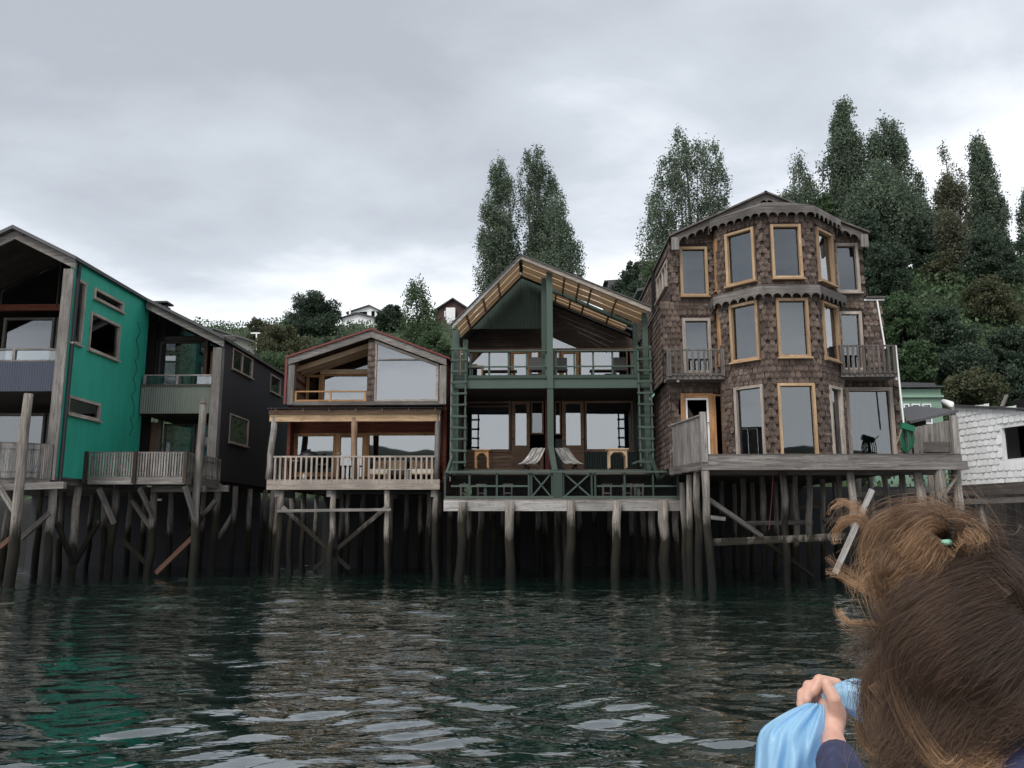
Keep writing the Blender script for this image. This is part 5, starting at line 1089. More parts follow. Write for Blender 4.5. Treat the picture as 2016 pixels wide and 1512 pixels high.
# low dark lean-to roof between
LT = thing('lean_to', 'low lean-to with a dark sheet roof between the shingled and white buildings', 'shed', P(1838, 830, 23.5))
ra2, rb2 = P(1790, 822, 23.6), P(1880, 800, 23.0)
MB().obox((ra2 + rb2) / 2 + Vector((0, 1.2, .1)), (rb2 - ra2) / 2 + Vector((.03, 0, 0)), Vector((0, 1.3, .25)), Z_ * .035).build('roof', P_ROOF, LT)
MB().obox((ra2 + rb2) / 2 + Vector((0, 1.8, -.8)), (rb2 - ra2) / 2, Vector((0, .05, 0)), Z_ * .8).build('back_wall', W_DARK, LT)
for q in (ra2, rb2): MB().box(q.x - .05, q.x + .05, q.y + .1, q.y + .2, zt_b - .4, q.z).build('post', W_GREY, LT)
# pale green house behind
yy = 36.5; PG = thing('cottage', 'pale green house with a dark low roof behind the shingled house', 'house', P(1815, 800, yy))
fpg = Fr((0, yy, 0), X_); r = fpg.rect((1700, 764), (1860, 860)); zz0 = 2.2
wn = [fpg.rect((1778, 795), (1791, 812)), fpg.rect((1794, 795), (1812, 812)), fpg.rect((1815, 795), (1834, 812))]
wall(PG, fpg, [(r[0], zz0), (r[2], zz0), (r[2], r[3] - .05), (r[0], r[3] - .05)], [(a, b_ - .5, c, d) for a, b_, c, d in wn], P_MINT, .1)
for q in wn: window(PG, fpg, (q[0], q[1] - .5, q[2], q[3]), .05, P_WHITE, G_WIN, sill=False)
MB().box(r[0], r[2] + .06, yy - .12, yy - .004, fpg.uv(1800, 783)[1], fpg.uv(1800, 779)[1] ).build('trim_board', P_MINT, PG); MB().box(r[0], r[2] + .1, yy - .2, yy + 4, r[3], r[3] + .06).build('roof', P_ROOF, PG); MB().box(r[0], r[2], yy + 1, yy + 1.1, zz0, r[3] - .1).build('inner_wall', P_DARK, PG)
MB().plate([(r[0], r[3] + .06), (r[2] + .1, r[3] + .06), (r[2] + .02, r[3] + .3), (r[0], r[3] + .4)], (0, yy + .5, 0), X_, Z_, -Y_, 3).build('roof', P_ROOF, PG)
MB().box(r[2] - .1, r[2], yy + .11, yy + 3.9, zz0, r[3] - .02).build('side_wall', P_MINT, PG)
yy = 27; GR = thing('grey_shed', 'grey roofed shed at the right edge behind the white building', 'shed', P(2020, 800, yy))
a_, b_ = P(1975, 800, yy), P(2120, 800, yy); zt_ = P(2000, 774, yy).z
MB().plate([(a_.x, a_.z), (b_.x, a_.z), (b_.x, zt_ + .4), (a_.x + .35, zt_)], (0, yy, 0), X_, Vector((0, .5, 1)).normalized(), Vector((0, -1, .5)).normalized(), .06).build('roof', P_ROOF, GR)
MB().beam((a_.x - .05, yy - .02, a_.z - .02), (a_.x + .32, yy + .3, zt_ - .02), .1, .06).build('roof_edge', W_GREY, GR)
MB().box(a_.x + .1, b_.x, yy + .1, yy + 2.5, 1.5, a_.z - .05).build('wall', W_GREYD, GR)
# ================================================================== HILL HOUSES
def place(px, py, Y): q = P(px, py, Y); return q
def hill_house(label, px0, px1, pyb, pye, pyp, Y, wm, rm, depth=5, peak=.5, wins=(), trim=None, name='hill_house'):
    a, b_ = P(px0, pyb, Y), P(px1, pyb, Y); ze = P((px0 + px1) / 2, pye, Y).z; zp_ = P((px0 + px1) / 2, pyp, Y).z; w = b_.x - a.x
    g0 = float(min(tz(a.x, Y), tz(b_.x, Y), tz(a.x, Y + depth))) - .5; g0 = min(g0, a.z)
    T_ = thing(name, label, 'house', ((a.x + b_.x) / 2, Y, g0)); fr = Fr((a.x, Y, 0), X_); ws = []
    for q in wins: r = fr.rect((q[0], q[1]), (q[2], q[3])); ws.append(r)
    wall(T_, fr, [(0, g0), (w, g0), (w, ze), (w * peak, zp_), (0, ze)], ws, wm, .15)
    for q in ws: window(T_, fr, q, .10, trim or P_WHITE, G_WIN, sill=False)
    for x in (a.x, b_.x - .12): MB().box(x, x + .12, Y + .16, Y + depth, g0, ze - .02).build('side_wall', wm, T_)
    MB().box(a.x + .2, b_.x - .2, Y + 1.5, Y + 1.6, g0, ze).build('inner_wall', P_DARK, T_)
    ov = .35
    for x0, z0, x1, z1 in ((a.x - ov, ze - (zp_ - ze) * ov / max(.1, w * peak), a.x + w * peak, zp_), (a.x + w * peak + .002, zp_, b_.x + ov, ze - (zp_ - ze) * ov / max(.1, w * (1 - peak)))):
        if x1 - x0 > ov + .1: MB().plate([(x0, z0 + .02), (x1, z1 + .02), (x1, z1 + .16), (x0, z0 + .16)], (0, Y - .4, 0), X_, Z_, -Y_, depth + .6).build('roof', rm, T_)
    return T_
h1 = hill_house('white hillside house, the lower gable with a wide dark window', 672, 736, 690, 627, 618, 108, P_WHITE, P_ROOF, 6, .45, ((687, 638, 718, 651),), W_GREYD)
h2 = hill_house('white upper gable house behind the lower white gable, with small windows', 684, 752, 690, 616, 603, 116, P_WHITE, P_ROOF, 6, .6, ((723, 613, 731, 622), (738, 612, 748, 624)))
MB().tube([P(689, 623, 108.5), P(689, 606, 108.5)], [.13] * 2, 8).build('chimney', P_PVC, h1)
h3 = hill_house('pale blue hillside house with steep roof left of the big dark tree', 535, 585, 690, 655, 618, 104, P_LBLUE, P_ROOF, 6, .75)
h4 = hill_house('dark maroon hillside house with white trimmed windows', 856, 925, 690, 612, 590, 92, P_DKRED, P_ROOF, 6, .5, ((875, 612, 882, 624), (877, 641, 886, 652)))
MB().box(P(878, 620, 91.5).x, P(896, 620, 91.5).x, 91.4, 91.9, P(880, 640, 91.5).z, P(880, 606, 91.5).z).build('bay_panel', P_WHITE, h4)
h5 = hill_house('small bright blue house with an orange door below the white gables', 760, 800, 680, 655, 652, 100, P_CYAN, P_ROOF, 4, .5, ((768, 656, 776, 668),), W_TAN)
h6 = hill_house('low dark roofed house on the hill left of the shingled house', 1197, 1300, 640, 556, 551, 86, P_BLACK, P_ROOF, 6, .9)
MB().box(P(1197, 556, 85.6).x, P(1212, 556, 85.6).x, 85.4, 85.8, P(1200, 572, 86).z, P(1200, 556, 86).z).build('gable_panel', P_ROOF, h6)
h7 = hill_house('tall narrow dark house on the hill beside the shingled house roof', 1258, 1330, 600, 520, 516, 80, W_GREYD, P_ROOF, 6, .95)
h8 = hill_house('pale mint house wall half hidden behind the shingled house', 1268, 1350, 650, 575, 560, 42, P_MINT, P_ROOF, 4, .9)
h9 = hill_house('dark grey house roof behind the black house on the left', 400, 500, 700, 676, 650, 70, P_OLIVE, P_ROOF, 6, .2)
tag(MB().tube([P(505, 690, 66), P(505, 655, 66)], [.07, .06], 8).beam(P(494, 656, 66), P(512, 656, 66), .1, .12).build('utility_pole', P_PVC), 'short white pole with a crossbar in front of the brown bush', 'pole')

# ================================================================== TREES AND SHRUBS
def leaf_mesh(name, pos, nrm_up, size, mat, parent=None, kind=None, off=(0, 0, 0), asp=.6):
    n = len(pos); g = rng; d = g.normal(size=(n, 3)); d[:, 2] += nrm_up; d /= np.linalg.norm(d, axis=1, keepdims=True)
    h = g.normal(size=(n, 3)); s_ = np.cross(d, h); s_ /= np.linalg.norm(s_, axis=1, keepdims=True) + 1e-9
    sz = size * g.uniform(.65, 1.35, (n, 1)) * .5; a = d * sz; b_ = s_ * sz * asp; p = pos - np.array(off)
    co = np.stack([p - a, p + b_ - a * .1, p + a, p - b_ - a * .1], 1).reshape(-1, 3)
    me = bpy.data.meshes.new(name); me.vertices.add(4 * n); me.vertices.foreach_set('co', co.ravel()); me.loops.add(4 * n); me.loops.foreach_set('vertex_index', np.arange(4 * n))
    me.polygons.add(n); me.polygons.foreach_set('loop_start', np.arange(0, 4 * n, 4)); me.polygons.foreach_set('loop_total', np.full(n, 4)); me.update()
    return link(name, me, mat, parent, kind)
def poplar(label, px0, px1, pyt, Y, mat, stems=9, leaves=12000, size=.32, skew=0.0, low=.12, tops=None, base_drop=0, rsz=1.0, gap=-1.35, group='poplars on the hill'):
    a, b_ = P(px0, pyt, Y), P(px1, pyt, Y); cx = (a.x + b_.x) / 2; hw = (b_.x - a.x) / 2; z0 = float(tz(cx, Y)) - .2 - base_drop; h = a.z - z0
    leaves = int(leaves * 2.3); size *= .60
    T_ = thing('poplar_tree', label, 'tree', (cx, Y, z0), group); wood_ = MB()
    wood_.tube([(cx, Y, z0), (cx + .05 * hw, Y, z0 + h * .35), (cx + skew * hw, Y, z0 + h * .9)], [h * .018 + .08, h * .013, .03], 7)
    tw = []; cols = []
    if tops: cols = [(tx * .8, fr_, random.uniform(.42, .54) * rsz) for tx, fr_ in tops]
    for i in range(max(3, stems - len(cols))):      # further upright limbs fill the body of the crown
        an = 2 * math.pi * (i + random.random() * .6) / stems; rd = 0 if (i == 0 and not tops) else random.uniform(.35, .72)
        cols.append((math.cos(an) * rd, (1.0 if i == 0 else .97) * (1 - .62 * rd ** 1.8) * random.uniform(.86, 1.0) * (.85 if tops else 1), random.uniform(.38, .54) * rsz, math.sin(an) * rd))
    vol = [c[2] ** 2 * c[1] for c in cols]
    for c, v_ in zip(cols, vol):
        tx, fr_, cw = c[:3]; ty = c[3] if len(c) > 3 else random.uniform(-.3, .3); nt_ = int(leaves / 34 * v_ / sum(vol)) + 6; top = h * fr_; base = h * low * random.uniform(.7, 1.6)
        wood_.tube([(cx, Y, z0 + base * .7), (cx + tx * hw * .7, Y + ty * hw * .7, z0 + base + (top - base) * .3), (cx + tx * hw, Y + ty * hw, z0 + base + (top - base) * .9)], [.12, .08, .02], 5)
        q = rng.random(nt_) ** .62; w_ = hw * cw * np.where(q > .66, np.clip(1 - ((q - .66) / .35) ** 2, 0.01, 1) ** .5, .55 + .45 * (q / .66) ** .7)
        an = rng.random(nt_) * 6.283; rr = np.sqrt(.12 + .88 * rng.random(nt_)) * w_; lx = cx + tx * hw * np.minimum(1, .35 + q * 1.6); ly = Y + ty * hw * np.minimum(1, .35 + q * 1.6)
        P3 = np.stack([lx + np.cos(an) * rr, ly + np.sin(an) * rr, z0 + base + (top - base) * q + rr * .25], 1)
        gapn = np.sin(P3[:, 0] * 3.1 + 1.7 * np.sin(P3[:, 2] * .5 + c[0] * 9)) + np.sin(P3[:, 1] * 2.7 + P3[:, 2] * .45) + .9 * np.sin(P3[:, 2] * 1.9 + P3[:, 0] * 1.1)
        tw.append(P3[gapn > gap])
    tw = np.concatenate(tw); k_ = max(1, leaves // len(tw)); pos = np.repeat(tw, k_, 0); pos = pos + rng.normal(size=pos.shape) * np.array([.17, .17, .36])
    wood_.build('trunk', B_BARK, T_, smooth=True)
    leaf_mesh('crown', pos, .5, size, mat, T_, 'stuff', T_.location)
    return T_
def round_tree(label, px0, px1, pyt, pyb, Y, mat, leaves=9000, size=.32, name='broadleaf_tree', clumps=60, gap=.55, group=None, cat='tree', seedz=None):
    a, b_ = P(px0, pyt, Y), P(px1, pyb, Y); cx = (a.x + b_.x) / 2; hw = abs(b_.x - a.x) / 2; zt__ = a.z; zb__ = b_.z; g0 = min(float(tz(cx, Y)) - .2, zb__); T_ = thing(name, label, cat, (cx, Y, g0), group)
    leaves = int(leaves * 1.9); size *= .68
    hh = (zt__ - zb__) / 2; cz = (zt__ + zb__) / 2; m_ = MB(); m_.tube([(cx, Y, g0), (cx, Y, cz), (cx, Y, zt__ - hh * .3)], [max(.06, hw * .05), max(.05, hw * .035), .03], 6)
    d = rng.normal(size=(clumps, 3)); d /= np.linalg.norm(d, axis=1, keepdims=True); rad = rng.random((clumps, 1)) ** .45 * rng.uniform(.8, 1.12, (clumps, 1)); cc = d * rad * np.array([hw * .85, hw * .85, hh * .85]) + np.array([cx, Y, cz])
    cc[:, 2] += hh * .25 * (1 - np.hypot(cc[:, 0] - cx, cc[:, 1] - Y) / hw) - hh * .05
    for i in range(0, clumps, 5): m_.tube([(cx, Y, cz - hh * .4), tuple(cc[i])], [.06, .02], 4)
    m_.build('trunk', B_BARK, T_, smooth=True)
    k_ = leaves // clumps; cr = hw * gap * .42 * rng.uniform(.6, 1.3, (clumps, 1)); off = rng.normal(size=(clumps * k_, 3)); off /= np.linalg.norm(off, axis=1, keepdims=True); off *= rng.random((clumps * k_, 1)) ** .4
    pos = np.repeat(cc, k_, 0) + off * np.repeat(cr, k_, 0) * np.array([1, 1, .85]) + rng.normal(size=off.shape) * size * .3
    leaf_mesh('crown' if cat == 'tree' else 'foliage', pos, .6, size, mat, T_, 'stuff', T_.location); return T_
poplar('left poplar of the pair behind the green house, with two close tips', 940, 1022, 318, 72, L_POP, 9, 17000, .30, tops=((.15, 1.0), (-.2, .97), (.55, .9), (-.8, .66), (-.55, .82), (.8, .68)), rsz=.95)
poplar('tall twin tipped poplar behind the green house ridge', 1012, 1112, 298, 74, L_POP, 10, 19000, .30, tops=((-.05, 1.0), (-.6, .96), (.3, .93), (.65, .84), (-.3, .9), (.9, .66)), rsz=.95)
poplar('rounder poplar at the right of the clump behind the green house', 1040, 1146, 390, 70, L_POP, 12, 17000, .30, rsz=1.25)
poplar('broad many stemmed poplar left of the shingled house roof', 1246, 1454, 276, 68, L_POP, 20, 26000, .30, tops=((0, 1.0), (-.25, 1.0), (.28, .98), (.5, .94), (-.48, .88), (.78, .87), (-.72, .72), (.9, .68), (-.92, .62), (-.85, .4), (.6, .72)), rsz=.56, gap=-1.2)
poplar('small open poplar just right of the shingled house ridge', 1520, 1618, 292, 66, L_POP, 9, 11000, .28, rsz=.95, gap=-.9)
poplar('tallest poplar of the right hand row', 1606, 1704, 215, 64, L_POP, 11, 19000, .30, tops=((.2, 1.0), (-.15, .995), (.45, .94), (-.85, .80), (.9, .84), (-.4, .9), (0, .97)), rsz=.85)
poplar('tall poplar close right of the tallest one', 1692, 1784, 247, 63, L_POP, 11, 18000, .30, tops=((0, 1.0), (.35, .97), (-.7, .9), (.75, .9), (-.3, .93)), rsz=.95)
poplar('dense dark poplar low in front of the tallest pair', 1668, 1790, 330, 56, L_POP, 14, 24000, .28, rsz=1.35)
poplar('slim dark poplar right of the dense pair', 1780, 1830, 330, 62, L_POP, 7, 9000, .28, rsz=1.3)
poplar('thin pale poplar letting the sky through', 1822, 1898, 286, 64, L_POPB, 8, 8500, .27, rsz=.95, gap=-.5)
poplar('bluish pointed poplar near the right edge', 1886, 1970, 282, 66, L_POP, 9, 16000, .30, tops=((-.35, 1.0), (-.05, .94), (.3, .86), (.75, .66), (-.6, .8)), rsz=.95)
poplar('poplar cut by the right edge of the view', 1996, 2090, 310, 66, L_POP, 9, 11000, .30)
poplar('brown thin poplar under the pale one', 1815, 1900, 420, 58, L_POPB, 8, 9000, .27, rsz=1.0, gap=-.4)
round_tree('big dark round tree on the left hill beside the white gables', 560, 676, 576, 694, 84, L_DARK, 15000, .30, clumps=110)
round_tree('small sparse tree above the dark grey roof on the left', 484, 534, 622, 690, 82, L_BROWN, 3500, .24, clumps=40, gap=.5)
round_tree('dark tree right of the white hillside houses', 738, 800, 596, 665, 88, L_DARK, 8000, .30, clumps=70)
poplar('pale green poplar shaped tree behind the red roofed house', 778, 884, 562, 58, L_BUSH, 10, 17000, .26, tops=((-.25, 1.0), (.15, .88), (.5, .72)), rsz=1.2, group='trees behind the red trimmed house')
round_tree('brownish bush above the small red roof', 500, 625, 640, 760, 54, L_BROWN, 12000, .20, 'bush', 90, cat='bush')
round_tree('green bush between the black house and the red roof', 470, 610, 690, 780, 50, L_BUSH, 9000, .18, 'bush', 80, cat='bush')
round_tree('dark bush under the big round tree', 600, 720, 660, 740, 62, L_DARK, 9000, .24, 'bush', 80, cat='bush')
round_tree('leafy bush low between the red roof and the green house', 810, 900, 640, 780, 50, L_BUSH, 11000, .20, 'bush', 80, cat='bush')
round_tree('dark bushy tree below the low hill house left of the shingled house', 1190, 1300, 540, 660, 60, L_DARK, 12000, .24, clumps=90)
round_tree('little spiky tree in front of the tall narrow dark house', 1222, 1262, 516, 570, 66, L_DARK, 3500, .24, clumps=40)
round_tree('leafy tree against the tall narrow house', 1262, 1330, 505, 600, 62, L_BUSH, 6000, .24, clumps=60)
round_tree('yellow green shrub peeking above the shingled house right eave', 1600, 1650, 385, 440, 60, L_BUSH, 4000, .26, 'bush', 40, cat='bush')
bl_ = [  # right hillside
 ('large dark tree mass below the bluish poplar', 1880, 2030, 440, 640, 54, L_DARK, 16000), ('dark bushy tree at the right edge below the cut poplar', 1940, 2090, 470, 620, 57, L_DARK, 11000),
 ('yellowish bush under the thin brown poplar', 1800, 1900, 490, 600, 55, L_BROWN, 10000), ('brown green bush in the middle of the right hillside', 1880, 2010, 540, 680, 50, L_BROWN, 12000),
 ('dark bush beside the shingled house right eave', 1690, 1800, 470, 610, 50, L_DARK, 13000), ('dark bush behind the right balcony', 1720, 1830, 570, 700, 47, L_BUSH, 11000),
 ('dense dark bush right of the balcony', 1800, 1930, 600, 740, 46, L_DARK, 12000), ('dark bush at the right edge halfway up the slope', 1920, 2060, 640, 790, 45, L_DARK, 12000),
 ('green creeper covered bush low beside the balcony', 1745, 1850, 660, 775, 43, L_BUSH, 11000), ('yellow green bush above the white building', 1850, 1985, 730, 810, 40, L_BROWN, 11000),
 ('dark hollow bush above the yellow green one', 1830, 1960, 680, 770, 44, L_DARK, 9000), ('low bush at the right above the grey shed roof', 1960, 2070, 720, 800, 42, L_DARK, 8000),
 ('tall bush filling the gap under the dense dark poplar', 1650, 1760, 420, 560, 53, L_DARK, 12000), ('bush below the slim dark poplar', 1770, 1860, 440, 560, 56, L_DARK, 9000)]
for lb, x0, x1, y0, y1, Y, mt, lv in bl_: round_tree(lb, x0, x1, y0, y1, Y, mt, lv, .22, 'bush', max(60, lv // 130), .6, 'bushes on the right hillside', 'bush')
# undergrowth over the whole hill
n = 110000; gx = np.concatenate([rng.uniform(14, 52, 75000), rng.uniform(-40, 16, 35000)]); gy = np.concatenate([rng.uniform(36, 66, 75000), rng.uniform(39, 104, 35000)])
pos = np.stack([gx, gy, tz(gx, gy) + rng.random(n) ** 2 * 1.0], 1)
leaf_mesh('undergrowth', pos,   .9, .27, L_BUSH, None, 'stuff')

# ================================================================== BOAT, PERSON, BAG
m, t, b = newmat('skin'); n_ = noise(t, mapped(t, 'Object', (30, 30, 30)), 1, 5, .6)
t.links.new(ramp(t, n_, [(.3, (.50, .27, .20)), (.7, (.63, .38, .29))]), b.inputs['Base Color']); b.inputs['Roughness'].default_value = .5
b.inputs['Subsurface Weight'].default_value = .15; b.inputs['Subsurface Radius'].default_value = (.02, .008, .004); bump(t, b, n_, .15, .002); SKIN = m
m, t, b = newmat('navy fabric'); n_ = noise(t, mapped(t, 'Object', (40, 40, 40)), 2, 6, .6); t.links.new(ramp(t, n_, [(.3, (.018, .02, .05)), (.7, (.04, .043, .095))]), b.inputs['Base Color']); b.inputs['Roughness'].default_value = .9; bump(t, b, n_, .4, .003); NAVY = m
def hairmat(name, dark, light):
    m = bpy.data.materials.new(name); m.use_nodes = True; t = m.node_tree; b = t.nodes['Principled BSDF']; ci = t.nodes.new('ShaderNodeHairInfo')
    lo = mixc(t, ci.outputs['Random'], dark, tuple(x * 1.4 for x in dark)); tip = mixc(t, ci.outputs['Random'], light, tuple(x * 1.25 for x in light))
    c = mixc(t, mmath(t, 'POWER', ci.outputs['Intercept'], 2.2), lo, tip); nz = noise(t, mapped(t, 'Object', (22, 22, 9)), 1.0, 3, .6)
    hv = nd(t, 'ShaderNodeHueSaturation'); t.links.new(c, hv.inputs['Color']); t.links.new(mmath(t, 'ADD', .15, mmath(t, 'MULTIPLY', nz, 1.7)), hv.inputs['Value']); c = hv.outputs[0]; t.links.new(c, b.inputs['Base Color']); b.inputs['Roughness'].default_value = .45; b.inputs['Specular IOR Level'].default_value = .35
    return m
HAIR = hairmat('brown hair', (.085, .050, .030), (.29, .172, .095)); HAIRD = hairmat('dark brown hair', (.044, .027, .019), (.105, .066, .045)); HAIRL = hairmat('pale brown hair ends', (.16, .09, .048), (.46, .29, .165))  # the hair ends are a paler brown of their own
m, t, b = newmat('scalp under hair'); b.inputs['Base Color'].default_value = (.022, .014, .011, 1); b.inputs['Roughness'].default_value = .9; SCALP = m

BOAT = thing('rowing_boat', 'open wooden boat carrying the person in front of the camera', 'boat', (0, 0, 0))
st = [(-3.5, .55), (-2.5, .95), (-.5, 1.12), (1.2, 1.0), (2.4, .62), (3.0, .08)]; m = MB()
for y, w in st:
    for q in range(9): a = math.pi * q / 8; m.v.append(Vector((-w * math.cos(a) * (1 - .12 * math.sin(a)), y, .52 - .62 * math.sin(a) ** .8)))
for i in range(len(st) - 1):
    for q in range(8): b0 = i * 9 + q; m.f.append((b0, b0 + 1, b0 + 10, b0 + 9)); m.uv.append([(i, q), (i, q + 1), (i + 1, q + 1), (i + 1, q)])
m.f.append(tuple(range(9))); m.uv.append([(0, q) for q in range(9)])
m.build('hull', P_BLUE, BOAT, smooth=True); MB().box(-.95, .95, -2.6, 1.4, .06, .09).build('floor_boards', W_GREYD, BOAT)
MB().box(-1.0, 1.0, .92, 1.27, .42, .46).build('bench', W_BROWN, BOAT); MB().box(-1.05, 1.05, -.55, -.2, .42, .46).build('bench', W_BROWN, BOAT)

DH = 1.06
HC = Pd(1893, 1252, DH)                        # centre of the head
PERSON = thing('person', 'person seen from behind in a navy jacket with windblown brown hair holding a bag', 'person', (HC.x, HC.y, .46))
def blob(name, parts_, vox, mat, parent, smooth_it=6, extra=None):
    """one continuous skin from tapered capsules: list of (p0, p1, r0, r1)"""
    bm = bmesh.new()
    for p0, p1, r0, r1 in parts_:
        p0, p1 = Vector(p0), Vector(p1); k_ = max(2, int((p1 - p0).length / (min(r0, r1) * .45)) + 1)
        for i in range(k_):
            q = i / (k_ - 1) if k_ > 1 else 0
            bmesh.ops.create_icosphere(bm, subdivisions=2, radius=r0 + (r1 - r0) * q, matrix=Matrix.Translation(p0.lerp(p1, q)))
    if extra: extra(bm)
    me = bpy.data.meshes.new(name); bm.to_mesh(me); bm.free(); o = bpy.data.objects.new(name, me); COL.objects.link(o)
    md = o.modifiers.new('r', 'REMESH'); md.mode = 'VOXEL'; md.voxel_size = vox; sm = o.modifiers.new('s', 'SMOOTH'); sm.iterations = smooth_it; sm.factor = .5
    dg = bpy.context.evaluated_depsgraph_get(); ev = bpy.data.meshes.new_from_object(o.evaluated_get(dg)); bpy.data.objects.remove(o); bpy.data.meshes.remove(me)
    off = root_of(parent).location if parent else Vector(); ev.transform(Matrix.Translation(-off)); ev.name = name; ev.polygons.foreach_set('use_smooth', [True] * len(ev.polygons))
    return link(name, ev, mat, parent)
def ellipsoid(c, r, rot=None):
    def f(bm):
        M = Matrix.Translation(c) @ (rot or Matrix.Identity(4)) @ Matrix.Diagonal((*r, 1)); bmesh.ops.create_icosphere(bm, subdivisions=4, radius=1, matrix=M)
    return f
HD = 1.50                                       # distance of the raised hand
h = lambda px, py, d=0.0: Pd(px, py, HD + d)
wr_p = h(1637, 1448, -.02); el = h(1690, 1660, -.22); shl = HC + Vector((-.14, .06, -.30)); shr = HC + Vector((.27, -.02, -.27))
hips = Vector((HC.x + .04, HC.y - .03, .58)); chest = HC + Vector((.05, .0, -.36)); neck = HC + Vector((.02, .0, -.14))
caps = [(neck, chest, .058, .07), (chest, hips, .15, .15), (chest + Vector((-.09, 0, .03)), chest + Vector((.16, 0, .03)), .10, .10), (chest, shl, .08, .065), (chest, shr, .08, .07), (shl, el, .05, .042), (el, wr_p, .036, .018),
        (shr, shr + Vector((.06, .06, -.26)), .055, .045), (shr + Vector((.06, .06, -.26)), shr + Vector((-.05, .26, -.30)), .042, .03)]
for s_ in (-.1, .1): k0 = hips + Vector((s_, .0, -.03)); k1 = Vector((HC.x + s_ * 1.4, HC.y + .42, .56)); caps += [(k0, k1, .085, .06), (k1, Vector((k1.x, k1.y + .05, .14)), .055, .04), (Vector((k1.x, k1.y + .05, .13)), Vector((k1.x, k1.y + .2, .12)), .035, .03)]
# fist: palm, four curled fingers wrapping the bag neck, thumb in front pointing up
palm = [(wr_p, h(1637, 1408, .0), .018, .0235), (h(1637, 1408), h(1632, 1382, .015), .0235, .019), (h(1646, 1400, .015), h(1648, 1362, .02), .018, .014)]
fing = []
for (k1, k2, k3, k4), r in (((h(1650, 1375, .025), h(1646, 1347, .018), h(1613, 1339, .002), h(1602, 1362, -.008)), .0098), ((h(1640, 1385, .03), h(1612, 1352, .014), h(1592, 1350, .0), h(1588, 1378, -.008)), .0096), ((h(1630, 1392, .03), h(1600, 1366, .012), h(1580, 1366, .0), h(1578, 1390, -.006)), .0092), ((h(1622, 1398, .03), h(1592, 1382, .014), h(1577, 1385, .004), h(1582, 1402, .0)), .0082)):
    fing += [(k1, k2, r * 1.1, r * 1.08), (k2, k3, r * 1.08, r), (k3, k4, r, r * .86)]
thumb = [(h(1647, 1416, -.012), h(1642, 1378, -.026), .0125, .0112), (h(1642, 1378, -.026), h(1626, 1346, -.022), .0112, .0088)]
HROT = Matrix.Rotation(R(-12), 4, 'Y')
BODY = blob('body', caps + palm + fing + thumb, .0027, SKIN, PERSON, 2, ellipsoid(HC, (.076, .098, .112), HROT))
# jacket
jc = [(neck + Vector((0, 0, -.055)), chest, .072, .10), (chest, hips, .185, .185), (chest + Vector((-.09, 0, .045)), chest + Vector((.17, 0, .045)), .115, .115), (chest, shr, .10, .085), (chest, shl, .10, .08), (shl, el, .068, .06), (el, wr_p.lerp(el, .52), .046, .030), (Pd(1995, 1628, 1.05), Pd(2150, 1512, 1.05), .082, .085),
      (shr, shr + Vector((.06, .06, -.26)), .078, .062), (shr + Vector((.06, .06, -.26)), shr + Vector((-.05, .26, -.30)), .06, .045)]
def shoulder_fold(bm): pass
JK = blob('jacket', jc, .010, NAVY, PERSON, 4); JK['label'] = 'dark navy jacket with loose sleeve'
cuff = wr_p.lerp(el, .22); MB().tube([cuff, cuff.lerp(el, .08), cuff.lerp(el, .3), cuff.lerp(el, .45)], [.027, .031, .034, .034], 16, 0.05).build('sleeve_cuff', NAVY, JK, smooth=True)
# scalp so that no sky shows between strands
blob('scalp', [], .006, SCALP, PERSON, 2, ellipsoid(HC, (.083, .105, .120), HROT))

# hair: strands laid along guides (px, py, distance)
hair_pts = {'d': [], 'm': [], 'l': []}
def tuft(key, guide, n, spread, r0=.00016, curl=.004, tip=.6, sub=18, fan=1.0, jit=.05):
    G = np.array([tuple(Pd(*g)) for g in guide]); k_ = len(G); tt = np.linspace(0, k_ - 1, sub)
    # Catmull-Rom through the guide
    Gp = np.vstack([2 * G[0] - G[1], G, 2 * G[-1] - G[-2]]); i0 = np.minimum(tt.astype(int), k_ - 2); f = (tt - i0)[:, None]
    p0, p1, p2, p3 = Gp[i0], Gp[i0 + 1], Gp[i0 + 2], Gp[i0 + 3]
    C = .5 * ((2 * p1) + (-p0 + p2) * f + (2 * p0 - 5 * p1 + 4 * p2 - p3) * f ** 2 + (-p0 + 3 * p1 - 3 * p2 + p3) * f ** 3)
    T_ = np.gradient(C, axis=0); T_ /= np.linalg.norm(T_, axis=1, keepdims=True); V = C - np.array([0, 0, EYE]); V /= np.linalg.norm(V, axis=1, keepdims=True)
    Sd = np.cross(T_, V); Sd /= np.linalg.norm(Sd, axis=1, keepdims=True) + 1e-9; q = np.linspace(0, 1, sub)
    wdt = spread * (1 + (fan - 1) * q)
    for i in range(int(n * 2.7)):
        fly = 1.9 if rng.random() < .035 else 1.0
        a = rng.normal(0, .6) * fly; b_ = rng.normal(0, .45); ph, fr_ = rng.random() * 6.28, rng.uniform(1.2, 4.5); ln = 1 - rng.random() ** 1.3 * .55
        cu = curl * rng.uniform(.3, 1.5) * fly
        w = wdt * a + cu * np.sin(q * fr_ * 3.1 + ph) * q; dp = wdt * .6 * b_ + cu * np.cos(q * fr_ * 2.7 + ph) * q
        pts = C + Sd * w[:, None] + V * dp[:, None] + np.outer(q ** 2, rng.normal(0, spread * jit, 3))
        m_ = max(6, int(sub * ln)); pts = pts[:m_]; hair_pts[key].append((pts, r0 * rng.uniform(.7, 1.3)))
D = DH
HX = lambda px, py: D - math.sqrt(max(0.0, 1 - ((px - 1893) / 165.) ** 2 - ((py - 1252) / 205.) ** 2)) * .112   # depth on the head's near side
def on(px, py, lift=.0): return (px, py, HX(px, py) - .006 - lift)
